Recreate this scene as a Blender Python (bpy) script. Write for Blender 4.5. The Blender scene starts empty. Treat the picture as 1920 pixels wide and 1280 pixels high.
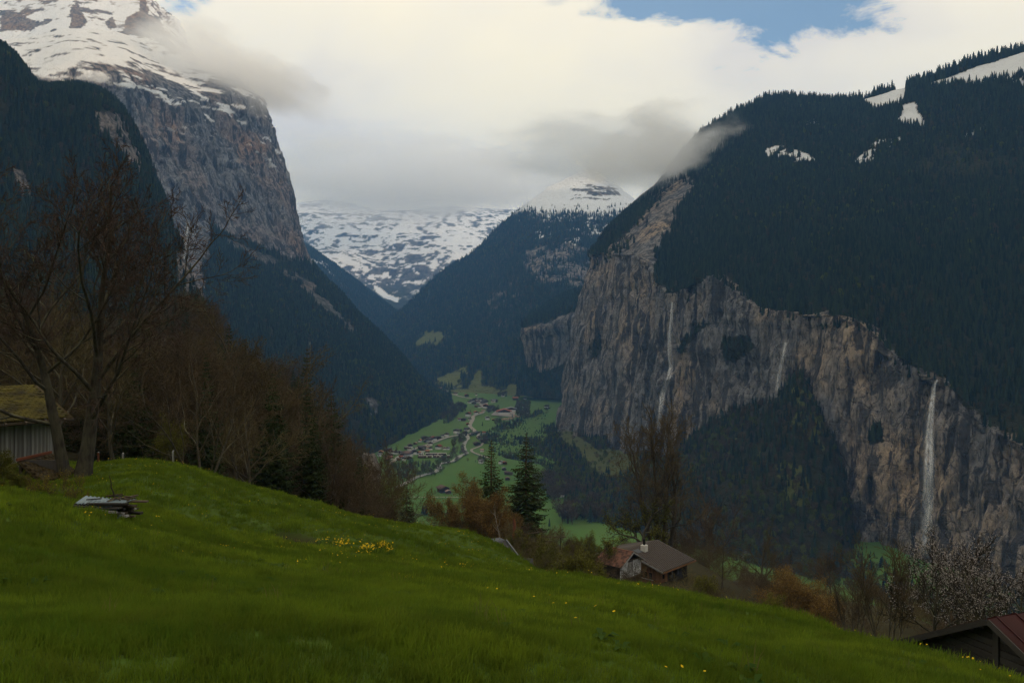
import bpy, bmesh, math, random
import numpy as np
from mathutils import Vector, Matrix

# ------------------------------------------------------------------ camera, sky, sun, exposure
sc = bpy.context.scene
C = sc.collection
F, HX, HY = 1663.0, 960.0, 590.0      # focal length in photo pixels, principal column, horizon row


def at(px, py, Y):
    """World point seen at photo pixel (px, py) at distance Y along the valley."""
    return ((px - HX) / F * Y, Y, (HY - py) / F * Y)


cam_d = bpy.data.cameras.new('camera')
cam_d.sensor_width = 36.0
cam_d.lens = 36.0 * F / 1920.0
cam_d.shift_y = -50.0 / 1920.0
cam_d.clip_start = 0.2
cam_d.clip_end = 60000.0
cam = bpy.data.objects.new('camera', cam_d)
cam.rotation_euler = (math.radians(90), 0, 0)
C.objects.link(cam)
sc.camera = cam

SUN_EL = math.radians(10.5)
SUN_AZ = Vector((0.86, -0.51, 0)).normalized()      # low evening sun, from the right and a little behind
SUN_DIR = Vector((SUN_AZ.x * math.cos(SUN_EL), SUN_AZ.y * math.cos(SUN_EL), math.sin(SUN_EL)))

world = bpy.data.worlds.new('World')
sc.world = world
world.use_nodes = True


def N(nt, typ, **kw):
    n = nt.nodes.new(typ)
    for k, v in kw.items():
        if k.startswith('i_'):
            n.inputs[int(k[2:]) if k[2:].isdigit() else k[2:].replace('_', ' ')].default_value = v
        else:
            setattr(n, k, v)
    return n


def L(nt, a, b):
    nt.links.new(a, b)


def ramp(nt, fac, stops, interp='LINEAR'):
    r = nt.nodes.new('ShaderNodeValToRGB')
    r.color_ramp.interpolation = interp
    e = r.color_ramp.elements
    while len(e) < len(stops):
        e.new(0.5)
    for el, (p, c) in zip(e, stops):
        el.position = p
        el.color = c if len(c) == 4 else (*c, 1)
    if fac is not None:
        nt.links.new(fac, r.inputs[0])
    return r.outputs[0]


def g(v):
    return (v, v, v, 1)


def math_node(nt, op, a, b=None, clamp=False):
    m = nt.nodes.new('ShaderNodeMath')
    m.operation = op
    m.use_clamp = clamp
    for i, x in enumerate((a, b)):
        if x is None:
            continue
        if isinstance(x, (int, float)):
            m.inputs[i].default_value = x
        else:
            nt.links.new(x, m.inputs[i])
    return m.outputs[0]


def mixc(nt, fac, a, b, blend='MIX'):
    m = nt.nodes.new('ShaderNodeMix')
    m.data_type = 'RGBA'
    m.blend_type = blend
    m.clamp_factor = True
    for sock, x in ((m.inputs[0], fac), (m.inputs[6], a), (m.inputs[7], b)):
        if isinstance(x, (int, float)):
            sock.default_value = x
        elif isinstance(x, tuple):
            sock.default_value = x if len(x) == 4 else (*x, 1)
        else:
            nt.links.new(x, sock)
    return m.outputs[2]


def noise(nt, vec, scale, detail=4.0, rough=0.5, dist=0.0):
    n = nt.nodes.new('ShaderNodeTexNoise')
    n.inputs['Scale'].default_value = scale
    n.inputs['Detail'].default_value = detail
    n.inputs['Roughness'].default_value = rough
    n.inputs['Distortion'].default_value = dist
    if vec is not None:
        nt.links.new(vec, n.inputs['Vector'])
    return n.outputs['Fac']


def mapping(nt, vec, scale=(1, 1, 1), loc=(0, 0, 0), rot=(0, 0, 0)):
    m = nt.nodes.new('ShaderNodeMapping')
    m.inputs['Scale'].default_value = scale
    m.inputs['Location'].default_value = loc
    m.inputs['Rotation'].default_value = rot
    nt.links.new(vec, m.inputs['Vector'])
    return m.outputs[0]


# --- sky: clear-sky model behind a broken sheet of sunlit cloud
SKY_STRENGTH = 0.15
nt = world.node_tree
nt.nodes.clear()
out = N(nt, 'ShaderNodeOutputWorld')
bg = N(nt, 'ShaderNodeBackground')
bg.inputs['Strength'].default_value = SKY_STRENGTH
sky = N(nt, 'ShaderNodeTexSky', sky_type='NISHITA', sun_disc=False)
sky.sun_elevation = SUN_EL
sky.sun_rotation = math.atan2(SUN_AZ.x, SUN_AZ.y)
sky.altitude = 0
sky.air_density = 1.0
sky.dust_density = 0.2
sky.ozone_density = 2.2
tc = N(nt, 'ShaderNodeTexCoord')
d = tc.outputs['Generated']
dm = mapping(nt, d, scale=(1.0, 1.0, 1.9))
big = noise(nt, mapping(nt, dm, loc=(2.3, 0.4, 1.15)), 2.1, 7, 0.56, 0.25)
# opening of blue sky high on the right
gap = N(nt, 'ShaderNodeVectorMath', operation='DISTANCE')
L(nt, mapping(nt, d, scale=(0.62, 0.62, 1.5)), gap.inputs[0])
gd = Vector((0.34, 1.0, 0.42)).normalized()
gap.inputs[1].default_value = (gd.x * 0.62, gd.y * 0.62, gd.z * 1.5)
gapf = ramp(nt, gap.outputs['Value'], [(0.06, g(0.38)), (0.26, g(0.0))], 'EASE')
sepd = N(nt, 'ShaderNodeSeparateXYZ')
L(nt, d, sepd.inputs[0])
bank = ramp(nt, sepd.outputs[2], [(0.30, g(0.20)), (0.60, g(-0.10))], 'EASE')      # cloud stacks up towards the horizon
edge = math_node(nt, 'MULTIPLY', math_node(nt, 'SUBTRACT', noise(nt, mapping(nt, dm, loc=(1.7, 9.0, 4.0)), 9.0, 6, 0.62, 0.5), 0.5), 0.62)
cov = math_node(nt, 'ADD', math_node(nt, 'SUBTRACT', math_node(nt, 'ADD', big, bank), gapf), edge)
cover = ramp(nt, cov, [(0.385, g(0)), (0.50, g(1))], 'EASE')
shade_n = noise(nt, mapping(nt, dm, loc=(7.1, 3.3, 0.2)), 3.0, 5, 0.5, 0.2)
cl_col = ramp(nt, shade_n, [(0.30, (0.78, 0.70, 0.59)), (0.43, (0.95, 0.84, 0.635)), (0.60, (1.04, 0.905, 0.63))])
sc_ = N(nt, 'ShaderNodeVectorMath', operation='SCALE')
L(nt, cl_col, sc_.inputs[0])
sc_.inputs['Scale'].default_value = 2.02 / SKY_STRENGTH
air_ = N(nt, 'ShaderNodeVectorMath', operation='SCALE')
L(nt, sky.outputs[0], air_.inputs[0])
air_.inputs['Scale'].default_value = 1.9          # the clear sky follows the half-stop of exposure taken off below
veil = math_node(nt, 'MAXIMUM', cover, 0.09)        # thin high cloud over the blue
L(nt, mixc(nt, veil, air_.outputs[0], sc_.outputs[0]), bg.inputs['Color'])
L(nt, bg.outputs[0], out.inputs['Surface'])

sun_d = bpy.data.lights.new('sun', 'SUN')
sun_d.energy = 5.0
sun_d.angle = math.radians(0.6)
sun_d.color = (1.0, 0.73, 0.46)
sun = bpy.data.objects.new('sun', sun_d)
sun.rotation_euler = (-SUN_DIR).to_track_quat('-Z', 'Y').to_euler()
sun.location = SUN_DIR * 4000
C.objects.link(sun)

sc.view_settings.view_transform = 'Standard'
sc.view_settings.look = 'None'
sc.view_settings.exposure = -0.50
sc.view_settings.gamma = 1.0
sc.view_settings.use_curve_mapping = False
sc.render.engine = 'CYCLES'
cy = sc.cycles
cy.use_denoising = True
cy.denoiser = 'OPENIMAGEDENOISE'
cy.denoising_input_passes = 'RGB_ALBEDO_NORMAL'
cy.use_adaptive_sampling = True
cy.adaptive_threshold = 0.02
cy.max_bounces = 12
cy.diffuse_bounces = 3
cy.glossy_bounces = 2
cy.transmission_bounces = 4
cy.transparent_max_bounces = 8
cy.volume_bounces = 10
cy.volume_step_rate = 1.0
cy.volume_max_steps = 96
cy.caustics_reflective = False
cy.caustics_refractive = False

rng = np.random.default_rng(7)
random.seed(7)

# ------------------------------------------------------------------ numeric helpers


def _hash(ix, iy, iz, seed):
    h = (ix * 374761393 + iy * 668265263 + iz * 2147483647 + seed * 1274126177) & 0xFFFFFFFF
    h = ((h ^ (h >> 13)) * 1274126177) & 0xFFFFFFFF
    h = ((h ^ (h >> 16)) * 2246822519) & 0xFFFFFFFF
    return ((h ^ (h >> 15)) & 0xFFFFFF) / float(0xFFFFFF)


def vnoise(p, seed=0):
    """Smooth value noise in -1..1 for an (n,3) array."""
    p = np.asarray(p, float)
    i = np.floor(p).astype(np.int64)
    f = p - i
    u = f * f * f * (f * (f * 6 - 15) + 10)
    r = 0
    for dx in (0, 1):
        wx = u[:, 0] if dx else 1 - u[:, 0]
        for dy in (0, 1):
            wy = u[:, 1] if dy else 1 - u[:, 1]
            for dz in (0, 1):
                wz = u[:, 2] if dz else 1 - u[:, 2]
                r = r + wx * wy * wz * _hash(i[:, 0] + dx, i[:, 1] + dy, i[:, 2] + dz, seed)
    return r * 2 - 1


def fbm(p, octaves=4, seed=0, gain=0.5, lac=2.03):
    a, s, t, q = 1.0, 0.0, 0.0, np.asarray(p, float)
    for k in range(octaves):
        s = s + a * vnoise(q, seed + k * 17)
        t += a
        a *= gain
        q = q * lac + 11.3
    return s / t


def ridged(p, octaves=4, seed=0, gain=0.5):
    a, s, t, q = 1.0, 0.0, 0.0, np.asarray(p, float)
    for k in range(octaves):
        s = s + a * (1 - 2 * np.abs(vnoise(q, seed + k * 31)))
        t += a
        a *= gain
        q = q * 2.07 + 5.1
    return s / t


def sstep(a, b, x):
    t = np.clip((x - a) / (b - a), 0, 1)
    return t * t * (3 - 2 * t)


def to_px(P):
    Y = np.maximum(P[:, 1], 1e-3)
    return HX + F * P[:, 0] / Y, HY - F * P[:, 2] / Y


def in_poly(px, py, poly):
    inside = np.zeros(len(px), bool)
    n = len(poly)
    j = n - 1
    for i in range(n):
        xi, yi = poly[i]
        xj, yj = poly[j]
        if yi != yj:
            c = ((yi > py) != (yj > py)) & (px < (xj - xi) * (py - yi) / (yj - yi) + xi)
            inside ^= c
        j = i
    return inside


def cat_rom(ctrl, n):
    """Resample an (m, ...) control array to n samples along axis 0."""
    m = ctrl.shape[0]
    t = np.linspace(0, m - 1, n)
    i = np.minimum(t.astype(int), m - 2)
    f = (t - i).reshape((-1,) + (1,) * (ctrl.ndim - 1))
    p0 = ctrl[np.maximum(i - 1, 0)]
    p1 = ctrl[i]
    p2 = ctrl[i + 1]
    p3 = ctrl[np.minimum(i + 2, m - 1)]
    m1 = (p2 - p0) * 0.42
    m2 = (p3 - p1) * 0.42
    f2, f3 = f * f, f * f * f
    return (2 * f3 - 3 * f2 + 1) * p1 + (f3 - 2 * f2 + f) * m1 + (-2 * f3 + 3 * f2) * p2 + (f3 - f2) * m2


def mesh_obj(name, verts, faces, mats=None, parent=None, smooth=False, link=True):
    me = bpy.data.meshes.new(name)
    verts = np.asarray(verts, np.float32)
    me.vertices.add(len(verts))
    me.vertices.foreach_set('co', verts.ravel())
    if isinstance(faces, np.ndarray):
        k = faces.shape[1]
        tot = np.full(len(faces), k, np.int32)
        idx = faces.ravel().astype(np.int32)
    else:
        tot = np.array([len(f) for f in faces], np.int32)
        idx = np.array([i for f in faces for i in f], np.int32)
    if len(tot):
        me.loops.add(len(idx))
        me.loops.foreach_set('vertex_index', idx)
        me.polygons.add(len(tot))
        me.polygons.foreach_set('loop_start', np.concatenate(([0], np.cumsum(tot)[:-1])).astype(np.int32))
        if smooth:
            me.polygons.foreach_set('use_smooth', np.ones(len(tot), bool))
        me.update(calc_edges=True)
    if mats is not None:
        for m in (mats if isinstance(mats, (list, tuple)) else [mats]):
            me.materials.append(m)
    o = bpy.data.objects.new(name, me)
    if link:
        C.objects.link(o)
    if parent is not None:
        o.parent = parent
    return o


def set_attr(o, name, arr):
    arr = np.asarray(arr, np.float32)
    if arr.ndim == 1:
        a = o.data.attributes.new(name, 'FLOAT', 'POINT')
        a.data.foreach_set('value', arr)
    else:
        a = o.data.attributes.new(name, 'FLOAT_COLOR', 'POINT')
        a.data.foreach_set('color', arr.ravel())


def grid_faces(nu, nv):
    i = np.arange((nu - 1) * (nv - 1))
    r, c = i // (nv - 1), i % (nv - 1)
    a = r * nv + c
    return np.stack([a, a + nv, a + nv + 1, a + 1], 1)


def tag(o, label=None, cat=None, group=None, kind=None):
    if label:
        o['label'] = label
    if cat:
        o['category'] = cat
    if group:
        o['group'] = group
    if kind:
        o['kind'] = kind
    return o


def empty(name, loc=(0, 0, 0), rz=0.0):
    o = bpy.data.objects.new(name, None)
    o.location = loc
    o.rotation_euler = (0, 0, rz)
    o.empty_display_size = 0.5
    C.objects.link(o)
    return o


def copy_tree(o, parent=None):
    c = o.copy()
    C.objects.link(c)
    c.parent = parent
    for ch in list(o.children):
        copy_tree(ch, c)
    return c


def new_mat(name, rough=0.9, spec=0.2):
    m = bpy.data.materials.new(name)
    m.use_nodes = True
    nt = m.node_tree
    b = nt.nodes['Principled BSDF']
    b.inputs['Roughness'].default_value = rough
    b.inputs['Specular IOR Level'].default_value = spec
    return m, nt, b


def bump(nt, b, height, strength, dist):
    bn = nt.nodes.new('ShaderNodeBump')
    bn.inputs['Strength'].default_value = strength
    bn.inputs['Distance'].default_value = dist
    nt.links.new(height, bn.inputs['Height'])
    nt.links.new(bn.outputs[0], b.inputs['Normal'])
# ------------------------------------------------------------------ mountain material
def mountain_material(name, warm=(0.56, 0.42, 0.28), cool=(0.28, 0.275, 0.275), fine=1.0, streak=1.0):
    m, nt, b = new_mat(name, 0.95, 0.1)
    at_ = N(nt, 'ShaderNodeAttribute', attribute_name='mask')
    sep = N(nt, 'ShaderNodeSeparateColor')
    L(nt, at_.outputs['Color'], sep.inputs[0])
    snow, veg, wrm = sep.outputs[0], sep.outputs[1], sep.outputs[2]
    pos = N(nt, 'ShaderNodeNewGeometry').outputs['Position']
    n1 = noise(nt, mapping(nt, pos, scale=(0.06, 0.06, 0.0065)), fine, 7, 0.62, 0.25)      # hanging streaks
    n2 = noise(nt, mapping(nt, pos, scale=(0.014, 0.014, 0.02)), fine, 7, 0.62)          # blotches
    n3 = noise(nt, mapping(nt, pos, scale=(0.11, 0.11, 0.06)), fine, 5, 0.65)            # fine grain
    n4 = noise(nt, mapping(nt, pos, scale=(0.34, 0.34, 0.13)), fine, 4, 0.7, 0.6)         # cracks and ledges
    base = mixc(nt, n2, (cool[0] * 0.65, cool[1] * 0.65, cool[2] * 0.68), (cool[0] * 1.35, cool[1] * 1.32, cool[2] * 1.28))
    wf = math_node(nt, 'MULTIPLY', wrm, ramp(nt, n2, [(0.34, g(0.25)), (0.60, g(1))]))
    rock = mixc(nt, wf, base, warm)
    rock = mixc(nt, math_node(nt, 'MULTIPLY', ramp(nt, n1, [(0.45, g(1)), (0.50, g(0))]), 0.88 * streak), rock, (0.040, 0.042, 0.048))
    rock = mixc(nt, ramp(nt, n3, [(0.35, g(0.75)), (0.62, g(0))]), rock, (0.07, 0.065, 0.06))
    rock = mixc(nt, ramp(nt, n4, [(0.36, g(0.8)), (0.47, g(0))]), rock, (0.035, 0.035, 0.036))
    rock = mixc(nt, ramp(nt, n4, [(0.60, g(0)), (0.72, g(0.5))]), rock, (0.30, 0.27, 0.23))
    vr = N(nt, 'ShaderNodeTexVoronoi', feature='DISTANCE_TO_EDGE')
    vr.inputs['Scale'].default_value = fine
    wv = N(nt, 'ShaderNodeVectorMath', operation='ADD')
    L(nt, mapping(nt, pos, scale=(0.050, 0.050, 0.017)), wv.inputs[0])
    nv_ = N(nt, 'ShaderNodeTexNoise')
    nv_.inputs['Scale'].default_value = 0.045
    nv_.inputs['Detail'].default_value = 5
    L(nt, pos, nv_.inputs['Vector'])
    sv = N(nt, 'ShaderNodeVectorMath', operation='SCALE')
    L(nt, nv_.outputs['Color'], sv.inputs[0])
    sv.inputs['Scale'].default_value = 1.1
    L(nt, sv.outputs[0], wv.inputs[1])
    L(nt, wv.outputs[0], vr.inputs['Vector'])
    frac = ramp(nt, vr.outputs['Distance'], [(0.0, g(1)), (0.055, g(0))])
    n5 = noise(nt, mapping(nt, pos, scale=(0.006, 0.006, 0.16)), fine, 5, 0.6, 0.4)     # bedding
    strata = ramp(nt, n5, [(0.36, g(1)), (0.45, g(0))])
    rock = mixc(nt, math_node(nt, 'MULTIPLY', strata, 0.14), rock, (0.065, 0.060, 0.056))
    rock = mixc(nt, math_node(nt, 'MULTIPLY', frac, 0.42), rock, (0.030, 0.030, 0.032))
    vegc = mixc(nt, n2, (0.020, 0.026, 0.014), (0.055, 0.052, 0.026))
    vegc = mixc(nt, at_.outputs['Alpha'], vegc, mixc(nt, n3, (0.10, 0.15, 0.03), (0.19, 0.17, 0.06)))
    col = mixc(nt, veg, rock, vegc)
    col = mixc(nt, snow, col, (0.86, 0.88, 0.91))
    L(nt, col, b.inputs['Base Color'])
    hh = math_node(nt, 'ADD', math_node(nt, 'ADD', math_node(nt, 'MULTIPLY', n1, 1.3), n3), math_node(nt, 'MULTIPLY', n4, 0.5))
    hh = math_node(nt, 'SUBTRACT', hh, math_node(nt, 'ADD', math_node(nt, 'MULTIPLY', frac, 0.3), math_node(nt, 'MULTIPLY', strata, 0.12)))
    bump(nt, b, hh, 0.9, 8.0)
    return m


def loft(rows, nu, nv, up_bias=None):
    """rows: list of control polylines of (px, py, Y); returns (n,3) points, grid nu x nv."""
    ctrl = np.array([[at(*p) for p in r] for r in rows], float)
    a = cat_rom(ctrl, nu)
    bb = cat_rom(np.swapaxes(a, 0, 1), nv)
    return np.swapaxes(bb, 0, 1).copy()


def grid_normals(G):
    du = np.gradient(G, axis=0)
    dv = np.gradient(G, axis=1)
    n = np.cross(du, dv)
    n /= np.linalg.norm(n, axis=2, keepdims=True) + 1e-9
    return n


def facing(G, n):
    """Turn normals towards the camera side."""
    s = np.sign(-(n * G).sum(2).mean())
    return n * (1 if s == 0 else s)


def rough_up(G, cliff, soft, seed, face=True, scale=1.0):
    """Displace a lofted sheet: buttressed relief where it is steep, rolling relief elsewhere."""
    n = grid_normals(G)
    if face:
        n = facing(G, n)
    steep = np.clip((0.80 - np.abs(n[..., 2])) / 0.35, 0, 1)
    P = G.reshape(-1, 3)
    s = scale
    butt = ridged(P * np.array([1 / 110, 1 / 110, 1 / 420]) * s, 5, seed, 0.55)
    ledge = fbm(P * np.array([1 / 160, 1 / 160, 1 / 34]) * s, 4, seed + 3)
    crag = fbm(P * np.array([1 / 26, 1 / 26, 1 / 60]) * s, 4, seed + 5)
    crack = -np.maximum(0, ridged(P * np.array([1 / 38, 1 / 38, 1 / 260]) * s, 3, seed + 6, 0.5) - 0.35)
    hill = fbm(P / 170 * s, 5, seed + 9)
    grit = fbm(P * np.array([1 / 10, 1 / 10, 1 / 22]) * s, 3, seed + 12)
    step_ = P[:, 2] * s / 27.0 + 0.8 * ledge
    step_ = np.abs(step_ - np.floor(step_) - 0.5) * 2
    d = steep.ravel() * cliff * (butt * 0.70 + ledge * 0.13 + crag * 0.36 + crack * 1.6 + grit * 0.18 + (step_ - 0.5) * 0.05) + (1 - steep.ravel()) * soft * hill
    P = P + n.reshape(-1, 3) * d[:, None]
    return P.reshape(G.shape), steep


def terrain(name, G, mat, mask, label=None, kind='structure'):
    o = mesh_obj(name, G.reshape(-1, 3), grid_faces(*G.shape[:2])[:, ::-1], mat, smooth=True)
    if mask is not None:
        set_attr(o, 'mask', mask)
    tag(o, label, None, None, kind)
    return o


SURF = {}       # name -> (grid points, unit normals, forest weight)


def slope_z(G):
    return np.abs(grid_normals(G)[..., 2]).ravel()


VF = -252.0     # level of the valley floor

M_mount = mountain_material('layered_limestone')
M_left = mountain_material('blue_grey_limestone', warm=(0.50, 0.31, 0.20), cool=(0.27, 0.28, 0.30))  # bluer grey base and redder patches than the right wall's limestone
M_far = mountain_material('distant_rock', fine=0.6)

# ---- right wall: valley cliff with forest mountain above it
ridge = [(1318, 262, 2400), (1362, 235, 2300), (1405, 213, 2200), (1452, 192, 2150), (1525, 196, 2100), (1600, 200, 2050), (1685, 172, 2000), (1760, 150, 1950), (1830, 128, 1900), (1890, 112, 1850), (1960, 85, 1800), (2200, 0, 1700), (2700, -150, 1500)]
back = [(1400, 330, 3000), (1450, 300, 2900), (1500, 270, 2800), (1550, 250, 2750), (1600, 250, 2700), (1690, 250, 2650), (1780, 230, 2600), (1860, 200, 2550), (1930, 180, 2500), (2000, 160, 2450), (2080, 150, 2400), (2300, 60, 2300), (2800, -60, 2100)]
upA = [(1232, 348, 2260), (1290, 318, 2080), (1345, 300, 1960), (1400, 285, 1880), (1475, 290, 1800), (1560, 300, 1720), (1650, 290, 1660), (1730, 290, 1600), (1810, 290, 1540), (1880, 300, 1480), (1950, 300, 1430), (2180, 300, 1320), (2650, 200, 1150)]
upB = [(1165, 410, 2120), (1235, 405, 1820), (1300, 425, 1680), (1365, 405, 1580), (1440, 430, 1480), (1525, 440, 1390), (1620, 440, 1310), (1705, 470, 1250), (1790, 500, 1190), (1865, 540, 1130), (1940, 560, 1080), (2150, 600, 980), (2580, 600, 830)]
top = [(1112, 482, 2010), (1200, 484, 1610), (1255, 552, 1455), (1332, 518, 1335), (1422, 575, 1225), (1503, 588, 1135), (1600, 594, 1055), (1682, 665, 1003), (1764, 702, 943), (1852, 793, 883), (1925, 835, 833), (2110, 900, 733), (2500, 980, 600)]
mid1 = [(1092, 570, 1995), (1186, 590, 1590), (1250, 640, 1440), (1330, 630, 1318), (1418, 660, 1210), (1498, 680, 1120), (1594, 700, 1040), (1676, 760, 990), (1758, 800, 930), (1848, 870, 870), (1922, 905, 822), (2110, 960, 722), (2500, 1040, 590)]
mid2 = [(1072, 665, 1985), (1174, 705, 1575), (1243, 740, 1425), (1326, 735, 1305), (1414, 760, 1195), (1494, 790, 1106), (1588, 830, 1028), (1668, 880, 978), (1752, 920, 918), (1843, 970, 858), (1918, 1000, 812), (2110, 1040, 712), (2500, 1120, 580)]
bot = [(1046, 800, 1975), (1160, 870, 1560), (1236, 890, 1410), (1322, 905, 1290), (1408, 930, 1180), (1488, 965, 1092), (1580, 1010, 1015), (1662, 1040, 965), (1746, 1060, 905), (1838, 1085, 845), (1914, 1110, 800), (2110, 1170, 700), (2500, 1310, 570)]
# the corner column turns away up the valley
def turn(row, dx, dY):
    p = row[0]
    return [(p[0] - dx, p[1], p[2] + dY)] + row
rows = [turn(back, -60, 300), turn(ridge, -30, 250), turn(upA, -40, 240), turn(upB, -30, 230), turn([(x, y - 10, Y_ + 34) for x, y, Y_ in top], -25, 240), turn(top, -25, 240), turn([(x - 1, y + 16, Y_ - 4) for x, y, Y_ in top], -25, 240), turn(mid1, -25, 240), turn(mid2, -25, 240), turn(bot, -20, 240)]
G = loft(rows, 440, 460)
G, steep = rough_up(G, 19.0, 16.0, 3)
P = G.reshape(-1, 3)
px, py = to_px(P)
w1 = fbm(P * np.array([1 / 90, 1 / 90, 1 / 140]), 4, 40)
w2 = fbm(P / 30, 4, 41)
jx, jy = px + 16 * w1 + 9 * w2, py + 16 * w2
cliff_poly = [(1000, 480), (1112, 480), (1150, 466), (1176, 440), (1212, 392), (1240, 345), (1275, 318), (1302, 335), (1284, 385), (1245, 440), (1226, 490), (1220, 515), (1225, 535), (1262, 548), (1300, 538), (1330, 512), (1375, 524), (1425, 575), (1500, 586), (1545, 583), (1600, 592), (1645, 620), (1690, 672), (1722, 694), (1770, 703), (1800, 762), (1855, 795), (1930, 838), (2110, 900), (2500, 980), (2700, 1500), (900, 1500)]
cliffm = in_poly(jx, jy, cliff_poly)
fore_on_cliff = in_poly(jx, jy, [(1345, 640), (1395, 625), (1410, 650), (1370, 680), (1350, 672)]) | in_poly(jx, jy, [(1262, 655), (1300, 610), (1330, 600), (1300, 630), (1275, 665)]) | in_poly(jx, jy, [(1100, 650), (1130, 630), (1128, 645), (1098, 668)]) | in_poly(jx, jy, [(1630, 800), (1650, 795), (1655, 830), (1625, 830)])
snowm = np.zeros(len(px))
for poly, th in ((([(1608, 192), (1660, 176), (1700, 160), (1697, 185), (1665, 198), (1640, 203)]), -9), ([(1690, 195), (1716, 192), (1722, 215), (1735, 228), (1735, 240), (1680, 230), (1692, 210)], -9),
                 ([(1735, 158), (1800, 136), (1860, 118), (1935, 92), (1935, 128), (1890, 140), (1840, 158), (1800, 152), (1750, 160)], -9),
                 ([(1425, 272), (1470, 274), (1515, 288), (1532, 305), (1530, 320), (1500, 306), (1470, 300), (1440, 298)], 0.0), ([(1605, 305), (1625, 280), (1650, 262), (1690, 255), (1690, 272), (1650, 286), (1630, 308)], 0.0),
                 ([(1515, 224), (1540, 222), (1540, 232), (1515, 232)], -0.2), ([(1800, 245), (1850, 236), (1850, 245), (1810, 254)], 0.0), ([(1890, 130), (1925, 125), (1925, 160), (1890, 150)], 0.1)):
    snowm = np.maximum(snowm, in_poly(px + 5 * w2, py + 4 * w1, poly) * (w2 + 0.5 * fbm(P / 9, 2, 77) > th))
veg = np.where(cliffm & ~fore_on_cliff, 0.0, 1.0) * (1 - snowm)
scree = sstep(1250, 1000, py) * 0
warm = np.clip(0.26 + 1.3 * fbm(P * np.array([1 / 70, 1 / 70, 1 / 150]), 3, 44) + 0.25 * in_poly(jx, jy, [(1090, 480), (1300, 540), (1330, 620), (1230, 700), (1090, 640)]) + 0.35 * in_poly(jx, jy, [(1500, 580), (1620, 590), (1640, 800), (1900, 800), (1950, 1100), (1640, 1000), (1540, 720)]) - 0.45 * in_poly(jx, jy, [(1300, 620), (1500, 600), (1480, 800), (1290, 800)]), 0, 1)
mask = np.stack([snowm, veg, warm, np.zeros_like(veg)], 1)
right_mountain = terrain('mountain_right', G, M_mount, mask)
clear_ = fbm(P / np.array([130, 130, 60]), 4, 46)
gully = np.abs(jx - 1490 - (py - 480) * -0.25 + 14 * w2) < 4
brown_ = in_poly(jx, jy, [(1720, 300), (1800, 270), (1900, 290), (1900, 330), (1780, 330), (1700, 330)])
rim = cliffm & ~in_poly(jx, jy - 26 - 14 * w1, cliff_poly)
SURF['right'] = (G, np.where(rim, 0.30, veg * ~(cliffm & ~fore_on_cliff)) * (snowm < 0.5) * np.clip(1.15 - 1.5 * np.maximum(0, clear_ - 0.12), 0.25, 1) * np.where(brown_, 0.35, 1) * np.where(gully & (py > 400), 0.15, 1))
RIGHT_G = G
rw = np.zeros(G.shape[:2])
rw[40:58] = 1.0
SURF['skyline'] = (G, rw.ravel() * (snowm < 0.5) * (px > 1290))

# ---- unseen range added on the right to keep the evening sun off the valley
yy = np.linspace(-3500, 4300, 14)
rows = []
for dx, dz in ((-1500, -1150), (-900, -560), (-420, -130), (0, 250), (300, 60), (900, -700)):
    rows.append([(3050 + dx + 120 * math.sin(y * 0.0021), y, 1150 + dz + 130 * math.sin(y * 0.0031 + 1)) for y in yy])
a = cat_rom(np.array(rows, float), 90)
G = np.swapaxes(cat_rom(np.swapaxes(a, 0, 1), 160), 0, 1)
n = grid_normals(G)
G = G + n * (60 * fbm(G.reshape(-1, 3) / 420, 5, 90)).reshape(G.shape[:2])[..., None]
P = G.reshape(-1, 3)
snowm = sstep(500, 900, P[:, 2] + 200 * fbm(P / 200, 4, 91))
terrain('unseen_shade_range', G, M_far, np.stack([snowm, 1 - snowm, snowm * 0, snowm * 0], 1))

# ---- unseen mountainside added behind the camera to cut sky light from there
xs = np.linspace(-5200, 2600, 14)
rows = []
for y, z, a_ in ((-30, -8, 6), (-220, 70, 15), (-650, 380, 40), (-1250, 900, 70), (-2200, 1480, 110), (-3300, 1250, 90)):
    rows.append([(x, y - 0.10 * abs(x + 600), z + a_ * math.sin(x * 0.0023 + y)) for x in xs])
a = cat_rom(np.array(rows, float), 70)
G = np.swapaxes(cat_rom(np.swapaxes(a, 0, 1), 120), 0, 1)
n = grid_normals(G)
G = G + n * (30 * sstep(-100, -500, G[..., 1]) * fbm(G.reshape(-1, 3) / 380, 5, 92).reshape(G.shape[:2]))[..., None]
P = G.reshape(-1, 3)
snowm = sstep(950, 1250, P[:, 2] + 200 * fbm(P / 200, 4, 93))
terrain('unseen_shade_slope', G, M_far, np.stack([snowm, 1 - snowm, snowm * 0, snowm * 0], 1))

# ---- right talus: wooded apron at the foot of the cliff
ttop = [(1026, 806, 1990), (1050, 800, 1960), (1110, 838, 1640), (1186, 862, 1430), (1262, 862, 1370), (1335, 778, 1300), (1395, 776, 1200), (1448, 752, 1140), (1492, 716, 1102), (1532, 768, 1072), (1568, 850, 1032), (1592, 940, 1005), (1620, 1030, 985), (1740, 1075, 910), (1930, 1130, 800), (2200, 1210, 690)]
tin = [(p[0] + 30, p[1] - 18, p[2] + 60) for p in ttop]
tmid = [(1020, 800, 2060), (1010, 815, 1950), (1030, 835, 1690), (1090, 880, 1430), (1180, 905, 1300), (1270, 890, 1190), (1350, 880, 1090), (1420, 870, 1020), (1470, 880, 985), (1510, 920, 955), (1540, 970, 930), (1560, 1020, 905), (1580, 1060, 880), (1680, 1110, 820), (1880, 1180, 720), (2150, 1270, 620)]
tlow = []
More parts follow.
